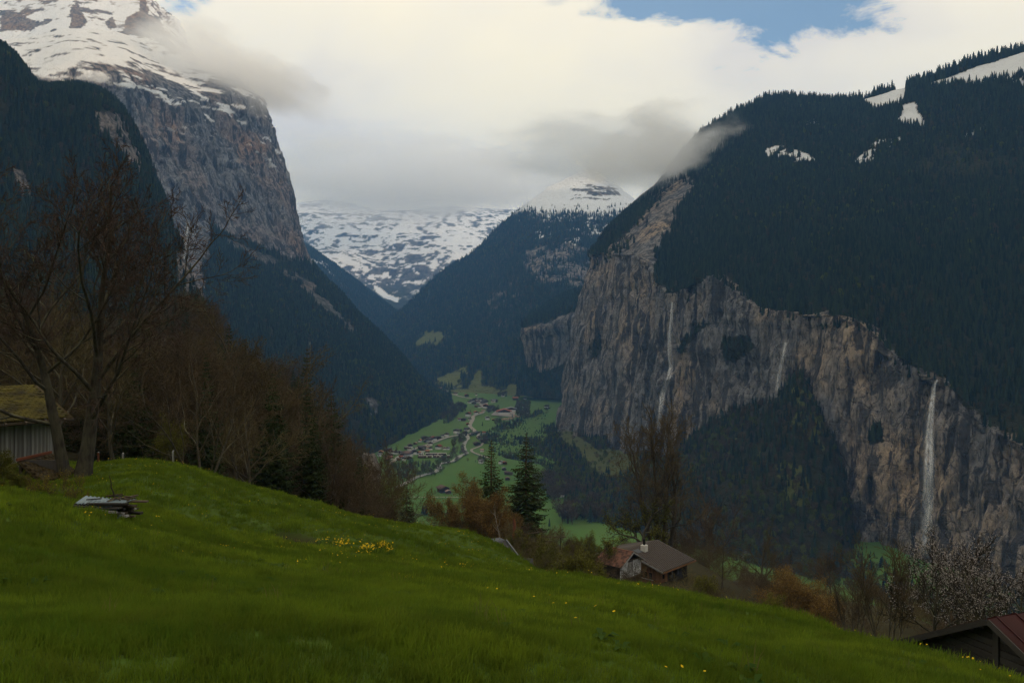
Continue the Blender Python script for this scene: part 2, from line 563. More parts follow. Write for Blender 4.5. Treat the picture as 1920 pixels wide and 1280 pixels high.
for x_, Y_ in ((1032, 2420), (965, 2100), (908, 1880), (930, 1600), (1010, 1500), (1030, 1240), (1080, 1120), (1160, 1045), (1240, 990), (1330, 940), (1420, 890), (1500, 850), (1560, 820), (1680, 760), (1860, 670), (2120, 570)):
    tlow.append((x_, HY - F * (VF - 3) / Y_, Y_))
tmid2 = [((a_[0] + b_[0]) / 2, (a_[1] + b_[1]) / 2 + 4, (a_[2] + b_[2]) / 2) for a_, b_ in zip(tmid, tlow)]
G = loft([tin, ttop, tmid, tmid2, tlow], 130, 330)
G, steep = rough_up(G, 4.0, 7.0, 13)
P = G.reshape(-1, 3)
px, py = to_px(P)
w = fbm(P / 60, 4, 51)
w2 = fbm(P / 18, 3, 52)
open_ = in_poly(px + 12 * w, py + 10 * w, [(1040, 790), (1060, 800), (1130, 850), (1190, 840), (1210, 900), (1150, 905), (1120, 890), (1085, 850), (1050, 830)])
rockp = in_poly(px + 8 * w2, py + 8 * w2, [(1030, 765), (1052, 755), (1062, 805), (1040, 808), (1030, 790)])
grassp = (open_ | (w > 0.38)) * 0.75
mask = np.stack([px * 0, 1 - rockp * 0.9, px * 0 + 0.4, grassp], 1)
terrain('talus_right', G, M_mount, mask)
SURF['talus'] = (G, np.where(open_ | rockp, 0.08, np.clip(0.75 + w, 0.15, 1)))
TALUS_G = G

# ---- left wall: high cliff, wooded slope below
lback = [(-240, 60, 2400), (-90, 65, 2500), (30, 70, 2600), (130, 52, 2680), (225, 62, 2760), (290, 92, 2820), (370, 120, 2960), (435, 138, 3100), (480, 185, 3300), (478, 215, 3700)]
l0 = [(-220, 150, 1950), (-60, 152, 2050), (55, 150, 2150), (150, 118, 2250), (242, 138, 2350), (298, 168, 2450), (368, 176, 2600), (432, 172, 2750), (489, 188, 2930), (470, 230, 3400)]
l1 = [(-220, 240, 1900), (-60, 240, 2000), (55, 235, 2100), (155, 215, 2200), (255, 225, 2290), (315, 245, 2390), (388, 250, 2540), (455, 250, 2680), (512, 255, 2880), (490, 260, 3400)]
l2 = [(-220, 330, 1860), (-60, 330, 1960), (60, 330, 2060), (160, 315, 2160), (262, 322, 2240), (326, 330, 2330), (402, 335, 2470), (474, 340, 2610), (543, 345, 2830), (505, 340, 3400)]
l3 = [(-220, 430, 1800), (-60, 430, 1880), (60, 430, 1960), (160, 420, 2050), (265, 420, 2130), (335, 415, 2240), (415, 420, 2400), (492, 425, 2540), (562, 435, 2770), (530, 430, 3400)]
l4 = [(-220, 530, 1500), (-60, 530, 1560), (60, 530, 1640), (165, 520, 1740), (270, 505, 1870), (345, 480, 2040), (420, 452, 2280), (505, 490, 2440), (583, 495, 2690), (570, 500, 3400)]
l5 = [(-220, 620, 1300), (-60, 620, 1340), (60, 620, 1400), (170, 620, 1460), (280, 610, 1560), (370, 600, 1680), (460, 580, 1860), (555, 575, 2130), (652, 570, 2580), (640, 570, 3400)]
l6 = [(-220, 720, 1150), (-60, 720, 1180), (60, 720, 1220), (180, 720, 1260), (300, 720, 1330), (410, 710, 1430), (510, 690, 1600), (615, 670, 1890), (735, 655, 2460), (725, 650, 3300)]
l7 = [(-220, 820, 1050), (-60, 820, 1080), (60, 820, 1110), (190, 820, 1150), (330, 815, 1200), (450, 800, 1290), (560, 775, 1450), (675, 745, 1740), (800, 728, 2390), (790, 720, 3200)]
l8 = []
for x_, Y_ in ((-220, 950), (-60, 980), (60, 1020), (200, 1070), (350, 1130), (480, 1230), (600, 1390), (722, 1700), (845, 2330), (842, 3100)):
    l8.append((x_, HY - F * (VF - 3) / Y_, Y_))
G = loft([lback, l0, l1, l2, l3, l4, l5, l6, l7, l8], 430, 300)
G, steep = rough_up(G, 22.0, 16.0, 23, scale=0.72)
P = G.reshape(-1, 3)
px, py = to_px(P)
w1 = fbm(P / 110, 4, 60)
w2 = fbm(P / 32, 4, 61)
jx, jy = px + 14 * w1 + 7 * w2, py + 14 * w2
cl = in_poly(jx, jy, [(-400, -200), (700, -200), (600, 470), (590, 500), (552, 486), (500, 470), (440, 440), (400, 425), (385, 500), (375, 570), (330, 570), (320, 480), (-400, 480)])
rockb = in_poly(jx, jy, [(395, 430), (520, 490), (600, 545), (680, 640), (640, 620), (560, 540), (430, 460)]) * (w2 > -0.1) * 0.7 + in_poly(jx, jy, [(680, 745), (705, 750), (712, 780), (690, 775)]) * 1.0
veg = np.where(cl, 0.0, 1.0) * (1 - np.clip(rockb, 0, 1) * 0.85)
nz = slope_z(G)
ledge = fbm(P * np.array([1 / 70, 1 / 70, 1 / 16]), 3, 66)
snow = sstep(0.30, 0.42, ledge + 0.55 * (nz - 0.35)) * sstep(400, 640, P[:, 2] + 160 * w1) * cl
snow = np.maximum(snow, sstep(142, 122, py + 30 * w2 + 34 * w1) * cl * sstep(-0.30, -0.12, ledge + 0.5 * fbm(P / 40, 3, 65) + 0.45 * (nz - 0.42)))
warm = np.clip(0.12 + 0.9 * fbm(P * np.array([1 / 120, 1 / 120, 1 / 260]), 3, 68), 0, 1)
warm = np.clip(warm + 0.6 * in_poly(jx, jy, [(455, 245), (498, 255), (512, 290), (470, 310), (440, 300)]) + 0.4 * in_poly(jx, jy, [(250, 200), (285, 190), (300, 300), (270, 300)]), 0, 1)
mask = np.stack([snow, veg, warm, np.zeros_like(veg)], 1)
terrain('mountain_left', G, M_left, mask)
SURF['left'] = (G, veg * ~cl * (rockb < 0.4))
LEFT_G = G

# ---- snow peak above the left wall
p0 = [(-320, -130, 4300), (-120, -110, 4200), (40, -90, 4100), (150, -70, 4050), (235, -40, 4000), (268, -15, 3900), (330, 40, 4300)]
p1 = [(-320, -90, 4000), (-120, -70, 3950), (30, -50, 3850), (140, -30, 3800), (225, 5, 3720), (292, 42, 3640), (350, 80, 4200)]
p2 = [(-320, 0, 3750), (-120, 15, 3650), (25, 20, 3550), (130, 20, 3500), (215, 55, 3440), (315, 78, 3400), (380, 110, 4000)]
p3 = [(-320, 120, 3400), (-120, 110, 3300), (20, 90, 3250), (120, 85, 3150), (210, 110, 3100), (345, 108, 3150), (430, 150, 3800)]
p4 = [(-320, 230, 3000), (-120, 210, 2900), (20, 190, 2850), (130, 170, 2750), (230, 175, 2700), (400, 165, 2900), (486, 205, 3500)]
p5 = [(-320, 320, 2800), (-120, 310, 2700), (20, 300, 2650), (140, 290, 2600), (250, 290, 2600), (420, 260, 2800), (495, 260, 3400)]
G = loft([p0, p1, p2, p3, p4, p5], 240, 260)
G, steep = rough_up(G, 40.0, 24.0, 33, scale=0.5)
P = G.reshape(-1, 3)
px, py = to_px(P)
w1 = fbm(P / 150, 5, 70)
w2 = fbm(P / 36, 4, 71)
band = 0.5 * fbm(P * np.array([1 / 240, 1 / 240, 1 / 34]), 5, 72, 0.6) + 0.35 * ridged(P * np.array([1 / 60, 1 / 60, 1 / 420]), 4, 74, 0.6) - 0.06 + 0.3 * fbm(P / 60, 4, 73)
rockm = np.maximum.reduce([in_poly(px + 7 * w2, py + 7 * w2, q) * 1.0 for q in (
    [(132, 15), (146, 3), (152, 20), (164, 40), (140, 70), (131, 70)], [(97, 60), (105, 52), (112, 78), (100, 82)],
    [(0, 20), (30, 22), (60, 38), (105, 35), (60, 58), (0, 56)], [(55, 100), (70, 90), (88, 130), (85, 150), (60, 150)],
    [(195, 40), (210, 30), (222, 55), (205, 55)], [(235, 28), (270, 20), (290, 62), (285, 75), (245, 65), (230, 75)], [(268, -30), (280, 30), (300, 30), (312, 70), (345, 100), (330, 105), (290, 75), (262, 20)])])
rockm = np.maximum(rockm, sstep(0.06, 0.20, band + 0.35 * w2 - 0.35 * (slope_z(G) - 0.45)))
snow = 1 - np.clip(rockm, 0, 1)
mask = np.stack([snow, snow * 0, np.clip(0.55 + w1, 0, 1), snow * 0], 1)
terrain('snow_peak', G, mountain_material('summit_rock', warm=(0.46, 0.30, 0.17), streak=0.5), mask)

# ---- dark wooded hill at the left edge
h0 = [(-260, 0, 1500), (-120, 30, 1500), (-20, 80, 1500), (40, 125, 1500), (75, 170, 1550), (150, 170, 1550), (205, 190, 1560), (245, 235, 1580), (280, 300, 1600), (320, 400, 1620)]
h1 = [(-260, 20, 1150), (-120, 55, 1150), (-20, 100, 1160), (35, 142, 1180), (72, 185, 1200), (135, 183, 1230), (185, 195, 1260), (225, 232, 1290), (262, 295, 1320), (300, 400, 1340)]
h2 = [(-260, 200, 1050), (-120, 220, 1060), (-20, 250, 1070), (40, 270, 1090), (80, 290, 1110), (135, 290, 1130), (185, 290, 1160), (235, 310, 1190), (285, 360, 1220), (330, 440, 1250)]
h3 = [(-260, 380, 900), (-120, 390, 910), (-20, 400, 920), (50, 410, 940), (100, 415, 960), (160, 420, 980), (220, 425, 1000), (280, 440, 1030), (335, 470, 1060), (360, 520, 1100)]
h4 = [(-260, 520, 620), (-120, 520, 640), (-20, 525, 660), (60, 530, 690), (130, 535, 720), (200, 540, 760), (260, 545, 800), (320, 555, 850), (365, 570, 900), (385, 590, 960)]
h5 = [(-260, 640, 430), (-120, 640, 450), (-20, 640, 470), (70, 645, 490), (150, 650, 520), (230, 660, 560), (300, 670, 610), (360, 690, 670), (410, 710, 740), (430, 730, 820)]
h6 = [(-260, 760, 380), (-120, 770, 400), (-20, 790, 420), (80, 820, 450), (170, 850, 480), (260, 880, 520), (340, 900, 570), (410, 910, 640), (460, 910, 720), (480, 900, 800)]
G = loft([h0, h1, h2, h3, h4, h5, h6], 200, 220)
G, steep = rough_up(G, 9.0, 9.0, 43)
P = G.reshape(-1, 3)
px, py = to_px(P)
w1 = fbm(P / 60, 4, 80)
w2 = fbm(P / 20, 4, 81)
rk = in_poly(px + 10 * w2, py + 12 * w1, [(175, 212), (215, 205), (240, 240), (262, 290), (270, 330), (240, 300), (215, 270), (185, 240)]) | in_poly(px + 10 * w2, py + 12 * w1, [(325, 470), (362, 480), (378, 560), (335, 565)]) | in_poly(px + 8 * w2, py + 8 * w1, [(15, 315), (40, 320), (70, 375), (50, 380)])
mead = in_poly(px + 6 * w2, py + 6 * w1, [(18, 460), (45, 468), (70, 488), (108, 505), (100, 512), (60, 498), (22, 490)]) | in_poly(px + 5 * w2, py + 5 * w1, [(262, 562), (290, 565), (295, 575), (268, 575)])
veg = np.where(rk, 0.1, 1.0)
terrain('hill_left', G, M_left, np.stack([px * 0, veg, px * 0 + 0.3, mead * 0.9], 1))
SURF['hill'] = (G, np.where(rk | mead, 0.06, 1.0))

# ---- mountain closing the valley, snow on its upper slopes
c0 = [(640, 720, 5000), (712, 670, 5100), (770, 620, 5200), (840, 565, 5200), (905, 515, 5250), (975, 450, 5300), (1040, 400, 5300), (1110, 380, 5350), (1200, 410, 5350), (1330, 450, 5300)]
cm = [(640, 692, 4420), (706, 626, 4520), (754, 584, 4560), (817, 527, 4580), (884, 482, 4600), (968, 402, 4660), (1036, 349, 4830), (1106, 324, 4960), (1196, 380, 4980), (1330, 430, 4850)]
c1 = [(640, 690, 4300), (705, 625, 4400), (752, 583, 4450), (815, 527, 4480), (882, 484, 4500), (966, 404, 4560), (1030, 360, 4700), (1105, 345, 4800), (1200, 392, 4800), (1330, 440, 4700)]
c2 = [(640, 695, 3980), (712, 648, 4050), (768, 620, 4060), (835, 570, 4060), (905, 525, 4060), (985, 445, 4150), (1050, 415, 4250), (1120, 405, 4350), (1210, 430, 4400), (1330, 470, 4300)]
c3 = [(650, 700, 3700), (725, 668, 3720), (785, 650, 3700), (850, 618, 3660), (922, 590, 3620), (995, 510, 3700), (1065, 480, 3800), (1135, 480, 3900), (1220, 500, 3900), (1330, 530, 3800)]
c4 = [(660, 710, 3460), (740, 690, 3420), (800, 676, 3380), (865, 655, 3300), (935, 640, 3240), (1005, 580, 3300), (1075, 550, 3400), (1140, 550, 3500), (1220, 560, 3500), (1330, 590, 3400)]
c5 = [(670, 722, 3250), (755, 712, 3160), (818, 702, 3100), (880, 690, 3020), (945, 690, 2940), (1010, 650, 2980), (1078, 620, 3040), (1142, 620, 3100), (1220, 630, 3100), (1330, 650, 3000)]
c6 = []
for x_, Y_ in ((690, 3000), (775, 2920), (835, 2880), (890, 2840), (955, 2740), (1020, 2640), (1085, 2560), (1150, 2560), (1230, 2560), (1330, 2500)):
    c6.append((x_, HY - F * (VF - 4) / Y_, Y_))
G = loft([c0, cm, c1, c2, c3, c4, c5, c6], 310, 300)
G, steep = rough_up(G, 34.0, 30.0, 53, scale=0.6)
P = G.reshape(-1, 3)
px, py = to_px(P)
w1 = fbm(P / 160, 5, 84)
w2 = fbm(P / 42, 4, 85)
jx, jy = px + 12 * w1 + 6 * w2, py + 12 * w2
rk = in_poly(jx, jy, [(985, 470), (1060, 455), (1130, 470), (1130, 500), (1100, 545), (1010, 530), (985, 500)]) * (w2 > -0.2) * 0.8 + in_poly(jx, jy, [(900, 560), (960, 520), (990, 580), (930, 620)]) * (w2 > 0.05) * 0.6
snowl = sstep(412, 398, py + 8 * w2 + 8 * w1 + 0.10 * (1040 - px) * (px < 1040))
snowl = np.maximum(snowl, sstep(0.22, 0.34, w2 + 0.5 * fbm(P / 14, 2, 9)) * in_poly(jx, jy, [(960, 405), (1190, 405), (1110, 470), (1040, 450), (990, 455)]))
rtop = in_poly(jx, jy, [(1070, 345), (1110, 350), (1165, 352), (1160, 372), (1100, 374), (1050, 366)]) * (fbm(P * np.array([1 / 120, 1 / 120, 1 / 22]), 4, 88, 0.6) > 0.0)
snowl = snowl * (1 - rtop)
green = in_poly(jx, jy, [(865, 740), (905, 688), (908, 735)]) * 0.9 + in_poly(jx, jy, [(815, 720), (842, 700), (880, 688), (862, 722)]) + in_poly(jx, jy, [(800, 622), (832, 622), (835, 640), (800, 650), (770, 648)]) * 0.8 + (jy > 726) * (jx < 1000) * 1.0
mask = np.stack([snowl, np.clip(1 - rk - rtop, 0, 1), px * 0 + 0.35, np.clip(green, 0, 1)], 1)
terrain('mountain_head', G, M_far, mask)
SURF['head'] = (G, (1 - snowl) * np.clip(1 - rk, 0, 1) * (green < 0.3) * (rtop < 0.5) + 0.05 * (snowl > 0.5) * (py > 385))

# ---- short cliff on the valley's far right
k0 = [(978, 640, 2760), (984, 612, 2700), (1010, 606, 2660), (1045, 594, 2620), (1090, 578, 2560), (1150, 570, 2500)]
k1 = [(978, 660, 2760), (982, 640, 2690), (1008, 640, 2640), (1045, 635, 2600), (1090, 625, 2540), (1150, 615, 2480)]
k2 = [(980, 690, 2760), (988, 680, 2690), (1012, 694, 2640), (1048, 682, 2600), (1090, 670, 2540), (1150, 660, 2480)]
k3 = [(965, 745, 2680), (980, 742, 2620), (1012, 745, 2580), (1048, 748, 2540), (1090, 760, 2480), (1150, 765, 2420)]
kb = [(990, 600, 3100), (1000, 590, 3100), (1020, 580, 3100), (1050, 560, 3050), (1090, 545, 3000), (1150, 530, 2950)]
G = loft([kb, k0, k1, k2, k3], 150, 150)
G, steep = rough_up(G, 10.0, 7.0, 63)
P = G.reshape(-1, 3)
px, py = to_px(P)
w2 = fbm(P / 32, 4, 87)
cl = in_poly(px + 5 * w2, py + 7 * w2, [(975, 614), (1010, 606), (1045, 594), (1100, 575), (1180, 570), (1180, 660), (1050, 685), (1012, 700), (985, 684)])
terrain('cliff_far_right', G, M_mount, np.stack([px * 0, ~cl * 1.0, np.clip(0.85 - (px - 1000) / 60 + 0.5 * w2, 0.1, 1), px * 0], 1))
SURF['kcliff'] = (G, ~cl * 1.0 * ~((px < 985 + 30 * w2) & (py > 728 + 12 * w2)))

# ---- wooded spur left of the valley head
s0 = [(480, 400, 6200), (560, 450, 6000), (600, 475, 5900), (650, 515, 5800), (700, 552, 5700), (742, 585, 5600), (790, 625, 5400)]
s1 = [(480, 420, 5600), (560, 465, 5400), (598, 490, 5300), (648, 528, 5200), (698, 562, 5100), (738, 592, 5000), (780, 630, 4900)]
s2 = [(480, 520, 4800), (560, 550, 4700), (600, 570, 4600), (650, 600, 4500), (700, 630, 4400), (745, 655, 4300), (790, 680, 4200)]
s3 = [(480, 640, 4100), (560, 660, 4000), (620, 675, 3900), (680, 690, 3800), (740, 700, 3700), (790, 708, 3650), (840, 712, 3600)]
G = loft([s0, s1, s2, s3], 120, 150)
G, steep = rough_up(G, 25.0, 25.0, 73, scale=0.5)
P = G.reshape(-1, 3)
px, py = to_px(P)
w2 = fbm(P / 70, 4, 89)
snowl = np.clip(sstep(0.18, 0.28, w2) * sstep(540, 500, py), 0, 1)
terrain('spur_left', G, M_far, np.stack([snowl, px * 0 + 1, px * 0, px * 0], 1))
SURF['spur'] = (G, 1 - snowl)

# ---- far snow mountain
f0 = [(380, 390, 9700), (500, 385, 9700), (620, 382, 9600), (740, 392, 9500), (860, 388, 9500), (1000, 395, 9600), (1150, 400, 9700)]
f1 = [(380, 400, 9000), (500, 395, 9000), (620, 396, 8900), (740, 404, 8900), (860, 404, 8900), (1000, 408, 9000), (1150, 410, 9000)]
f2 = [(380, 430, 8500), (500, 425, 8400), (600, 430, 8300), (720, 438, 8300), (850, 440, 8300), (1000, 440, 8400), (1150, 440, 8400)]
f3 = [(380, 500, 7700), (500, 495, 7600), (610, 490, 7500), (730, 505, 7500), (860, 500, 7500), (1000, 495, 7600), (1150, 495, 7600)]
f4 = [(380, 580, 6800), (500, 580, 6700), (620, 575, 6600), (740, 580, 6600), (860, 575, 6700), (1000, 570, 6800), (1150, 570, 6800)]
f5 = [(380, 640, 6000), (500, 640, 5900), (620, 640, 5900), (740, 640, 5900), (860, 640, 5900), (1000, 640, 6000), (1150, 640, 6000)]
G = loft([f0, f1, f2, f3, f4, f5], 260, 300)
G, steep = rough_up(G, 90.0, 90.0, 83, scale=0.24)
P = G.reshape(-1, 3)
px, py = to_px(P)
w1 = fbm(P / 420, 5, 95)
band = 0.55 * ridged(P * np.array([1 / 520, 1 / 520, 1 / 95]), 6, 96, 0.66) + 0.55 * ridged(P * np.array([1 / 150, 1 / 150, 1 / 900]), 4, 98, 0.6) - 0.12
w2 = fbm(P / 55, 5, 97, 0.6)
rockm = sstep(0.05, 0.16, band * 0.6 + 0.75 * w2 - 0.02 + 0.20 * sstep(460, 530, py) - 0.25 * (slope_z(G) - 0.5))
low = sstep(515, 560, py + 20 * w2 + 24 * w1)
tong = in_poly(px + 3 * w2, py + 3 * w2, [(700, 535), (715, 540), (728, 552), (752, 560), (742, 566), (718, 558), (704, 545)])
snow = np.clip((1 - rockm) * (1 - low) + tong, 0, 1)
terrain('mountain_far', G, mountain_material('far_summit_rock', cool=(0.13, 0.14, 0.16), fine=0.3), np.stack([snow, low, px * 0 + 0.2, px * 0], 1))
SURF['far'] = (G, low * (1 - snow))
# ------------------------------------------------------------------ hillside under the camera (thin-plate surface through surveyed points)
hill_pts = [
    # near meadow
    (-300, 1280, 4.4), (0, 1280, 5.0), (480, 1280, 5.6), (960, 1280, 6.6), (1300, 1280, 7.6), (1600, 1280, 9.6), (1800, 1282, 12.2), (2000, 1340, 12),
    (0, 1120, 10), (480, 1120, 12.5), (960, 1150, 15), (1250, 1190, 16), (1480, 1210, 15.5), (250, 1060, 15.5),
    (-200, 900, 20), (0, 926, 21), (80, 945, 22), (160, 965, 23.5), (255, 985, 25), (400, 1010, 28), (560, 1004, 37), (700, 1045, 31), (850, 1060, 36),
    (-200, 900, 30), (20, 935, 32), (110, 940, 34), (170, 930, 36), (260, 915, 36), (420, 945, 40), (600, 975, 43), (740, 1003, 46), (880, 1030, 50),
    (160, 868, 46), (270, 863, 46), (350, 881, 47), (480, 916, 49), (620, 956, 53), (740, 981, 58), (860, 996, 64), (915, 1012, 62),
    (960, 1054, 52), (1050, 1093, 48), (1160, 1106, 44), (1300, 1126, 37), (1500, 1173, 27), (1700, 1226, 19.5),
    # falling away behind the crest
    (-400, 800, 60), (-200, 810, 58), (60, 852, 60), (150, 876, 64), (270, 886, 66), (350, 915, 66), (480, 960, 70), (620, 1010, 76), (740, 1036, 84), (860, 1045, 92), (960, 1055, 80),
    (1050, 1104, 75), (1160, 1110, 84), (1200, 1098, 120), (1120, 1078, 128), (1290, 1112, 112), (1300, 1160, 70), (1400, 1160, 100), (1500, 1215, 48), (1560, 1180, 90), (1700, 1275, 34), (1850, 1330, 28), (1850, 1230, 55), (2050, 1300, 40), (1750, 1190, 90),
    (940, 1015, 118), (880, 1003, 118), (990, 1010, 120), (1040, 1030, 150), (1250, 1040, 160), (1400, 1120, 170), (1650, 1150, 150), (2000, 1250, 120),
    # left woods and spur
    (-400, 780, 100), (-100, 800, 100), (100, 830, 100), (300, 880, 100), (450, 940, 105), (560, 990, 110), (650, 1030, 120), (760, 1060, 130),
    (-400, 720, 170), (-100, 735, 170), (100, 755, 170), (300, 785, 175), (460, 850, 180), (600, 940, 190), (720, 1040, 190),
    (-400, 690, 250), (-100, 690, 250), (150, 700, 260), (350, 712, 270), (470, 740, 280), (550, 790, 275), (620, 880, 262), (690, 985, 250), (760, 1090, 240), (830, 1130, 235),
    (-300, 690, 380), (0, 700, 420), (250, 720, 420), (420, 790, 420), (560, 900, 400), (660, 990, 400),
]
HP = np.array([at(*p) for p in hill_pts], float)
far = []
for X, Y, Z in [(-60, 330, -110), (60, 300, -110), (200, 260, -95), (320, 240, -95), (-120, 420, -170), (40, 450, -200), (220, 400, -190), (420, 320, -170), (-180, 560, -235), (-330, 560, -190), (-520, 560, -120), (-420, 420, -55),
                (0, 620, -250), (250, 560, -250), (450, 480, -245), (-100, 800, -262), (150, 820, -262), (400, 750, -262), (-300, 780, -258), (-500, 760, -200), (-700, 700, -140), (-100, 1000, -264), (250, 1000, -264), (-350, 1000, -262), (600, 700, -262), (600, 400, -230),
                (0, -2, -1.75), (-6, 0, -0.6), (6, 0, -3.4), (-25, 10, 1.5), (20, 8, -9), (-30, 30, -1.0), (40, 20, -20), (80, 40, -42)]:
    far.append((X, Y, Z))
HP = np.concatenate([HP, np.array(far, float)])


def warp(X, Y):
    """Compress distance so that near and far relief get an equal say in the surface fit."""
    r = np.sqrt(X * X + (Y + 2) ** 2) + 6
    k = np.log(r) / r * 10
    return X * k, (Y + 2) * k


MQ = 2.2


def tps_fit(P, lam=-2e-3):
    a, b = warp(P[:, 0], P[:, 1])
    z = P[:, 2]
    n = len(P)
    d2 = (a[:, None] - a[None]) ** 2 + (b[:, None] - b[None]) ** 2
    K = -np.sqrt(d2 + MQ)
    A = np.zeros((n + 3, n + 3))
    A[:n, :n] = K + lam * np.eye(n)
    A[:n, n] = 1
    A[:n, n + 1] = a
    A[:n, n + 2] = b
    A[n:, :n] = A[:n, n:].T
    w = np.linalg.solve(A, np.concatenate([z, [0, 0, 0]]))
    return a, b, w


TPS = tps_fit(HP)


def ground_z(X, Y, detail=True):
    X = np.atleast_1d(np.asarray(X, float))
    Y = np.atleast_1d(np.asarray(Y, float))
    ca, cb, w = TPS
    out = np.zeros(X.shape)
    for s in range(0, len(X), 20000):
        a, b = warp(X[s:s + 20000], Y[s:s + 20000])
        d2 = (a[:, None] - ca[None]) ** 2 + (b[:, None] - cb[None]) ** 2
        out[s:s + 20000] = -np.sqrt(d2 + MQ) @ w[:-3] + w[-3] + w[-2] * a + w[-1] * b
    if detail:
        r = np.sqrt(X * X + Y * Y)
        P = np.stack([X, Y, X * 0], 1)
        t = X * 0.83 + Y * 0.55
        out += 0.13 * sstep(5, 14, r) * sstep(90, 60, r) * vnoise(np.stack([(Y * 0.83 - X * 0.55) / 1.7, t / 26, X * 0], 1), 9)
        hx, hy = at(560, 1003, 37)[:2]
        out -= 0.55 * np.exp(-(((X - hx) / 1.9) ** 2 + ((Y - hy) / 0.9) ** 2))
        out += 0.25 * np.exp(-(((X - hx) / 2.4) ** 2 + ((Y - hy - 1.3) / 0.6) ** 2))
        out += 0.10 * sstep(4, 12, r) * fbm(P / 2.6, 3, 5) + 0.45 * sstep(12, 60, r) * fbm(P / 9, 3, 6) + 5 * sstep(90, 250, r) * fbm(P / 60, 4, 7)
    return out


def gz(x, y):
    return float(ground_z([x], [y])[0])


nr, nth = 350, 330
rr = np.concatenate([np.geomspace(1.2, 75, 240), np.geomspace(76.5, 1150, 110)])
th = np.radians(np.linspace(-47, 47, nth))
R, T = np.meshgrid(rr, th, indexing='ij')
GX, GY = R * np.sin(T), R * np.cos(T) - 1.5
GZ = ground_z(GX.ravel(), GY.ravel()).reshape(GX.shape)
GG = np.stack([GX, GY, GZ], 2)

m, nt, b = new_mat('meadow_soil', 0.95, 0.05)
pos = N(nt, 'ShaderNodeNewGeometry').outputs['Position']
n1 = noise(nt, pos, 0.35, 6, 0.6)
n2 = noise(nt, pos, 6.0, 4, 0.6)
n3 = noise(nt, pos, 0.05, 4, 0.6)
wood = N(nt, 'ShaderNodeAttribute', attribute_name='wood').outputs['Fac']
col = mixc(nt, n1, (0.045, 0.085, 0.012), (0.075, 0.125, 0.018))
col = mixc(nt, ramp(nt, n2, [(0.4, g(0)), (0.75, g(0.7))]), col, (0.05, 0.055, 0.016))
col = mixc(nt, wood, col, mixc(nt, n3, (0.030, 0.028, 0.016), (0.055, 0.048, 0.024)))
L(nt, col, b.inputs['Base Color'])
bump(nt, b, n2, 0.6, 0.08)
M_meadow = m

hillside = mesh_obj('hillside', GG.reshape(-1, 3), grid_faces(*GX.shape)[:, ::-1], M_meadow, smooth=True)
tag(hillside, None, None, None, 'structure')
PX, PY = to_px(GG.reshape(-1, 3))
rad = np.hypot(GG[..., 0], GG[..., 1]).ravel()
wood_w = sstep(58, 80, rad)
hx, hy = at(560, 1003, 37)[:2]
qx, qy = GG[..., 0].ravel(), GG[..., 1].ravel()
wn = fbm(np.stack([qx, qy, qx * 0], 1) / 1.1, 3, 19)
soil_w = sstep(0.35, 0.75, np.exp(-(((qx - hx) / 1.5) ** 2 + ((qy - hy - 0.5) / 0.55) ** 2)) + 0.25 * wn)
set_attr(hillside, 'wood', np.maximum(wood_w, soil_w))

# ------------------------------------------------------------------ valley floor
m, nt, b = new_mat('valley_meadow', 0.95, 0.05)
pos = N(nt, 'ShaderNodeNewGeometry').outputs['Position']
n1 = noise(nt, mapping(nt, pos, scale=(0.004, 0.0012, 0.004)), 1.0, 5, 0.6)
n2 = noise(nt, mapping(nt, pos, scale=(0.03, 0.012, 0.03)), 1.0, 5, 0.65)
n3 = noise(nt, pos, 0.12, 4, 0.6)
vor = N(nt, 'ShaderNodeTexVoronoi', feature='F1')
vor.inputs['Scale'].default_value = 1.0
L(nt, mapping(nt, pos, scale=(0.007, 0.0035, 0.0), rot=(0, 0, 0.35)), vor.inputs['Vector'])
col = mixc(nt, ramp(nt, n1, [(0.35, g(0)), (0.65, g(1))]), (0.060, 0.135, 0.020), (0.095, 0.170, 0.032))
fsep = N(nt, 'ShaderNodeSeparateColor')
L(nt, vor.outputs['Color'], fsep.inputs[0])
col = mixc(nt, math_node(nt, 'MULTIPLY', fsep.outputs[0], 0.35), col, (0.105, 0.150, 0.040))
col = mixc(nt, ramp(nt, n2, [(0.48, g(0)), (0.70, g(0.55))]), col, (0.075, 0.105, 0.028))
col = mixc(nt, ramp(nt, n3, [(0.52, g(0)), (0.8, g(0.4))]), col, (0.10, 0.11, 0.05))
L(nt, col, b.inputs['Base Color'])
nx, ny = 120, 160
gx = np.linspace(-2600, 2600, nx)
gy = np.geomspace(700, 9000, ny)
GX2, GY2 = np.meshgrid(gx, gy, indexing='ij')
GZ2 = VF + 1.2 * fbm(np.stack([GX2.ravel(), GY2.ravel(), GX2.ravel() * 0], 1) / 130, 3, 8).reshape(GX2.shape)
vf = mesh_obj('valley_floor', np.stack([GX2, GY2, GZ2], 2).reshape(-1, 3), grid_faces(nx, ny), m, smooth=True)
tag(vf, None, None, None, 'structure')
# ground sheet out to the horizon, below everything
gs = mesh_obj('ground', [(-40000, -9000, -330), (40000, -9000, -330), (40000, 60000, -330), (-40000, 60000, -330)], [(0, 1, 2, 3)], m)
tag(gs, None, None, None, 'structure')
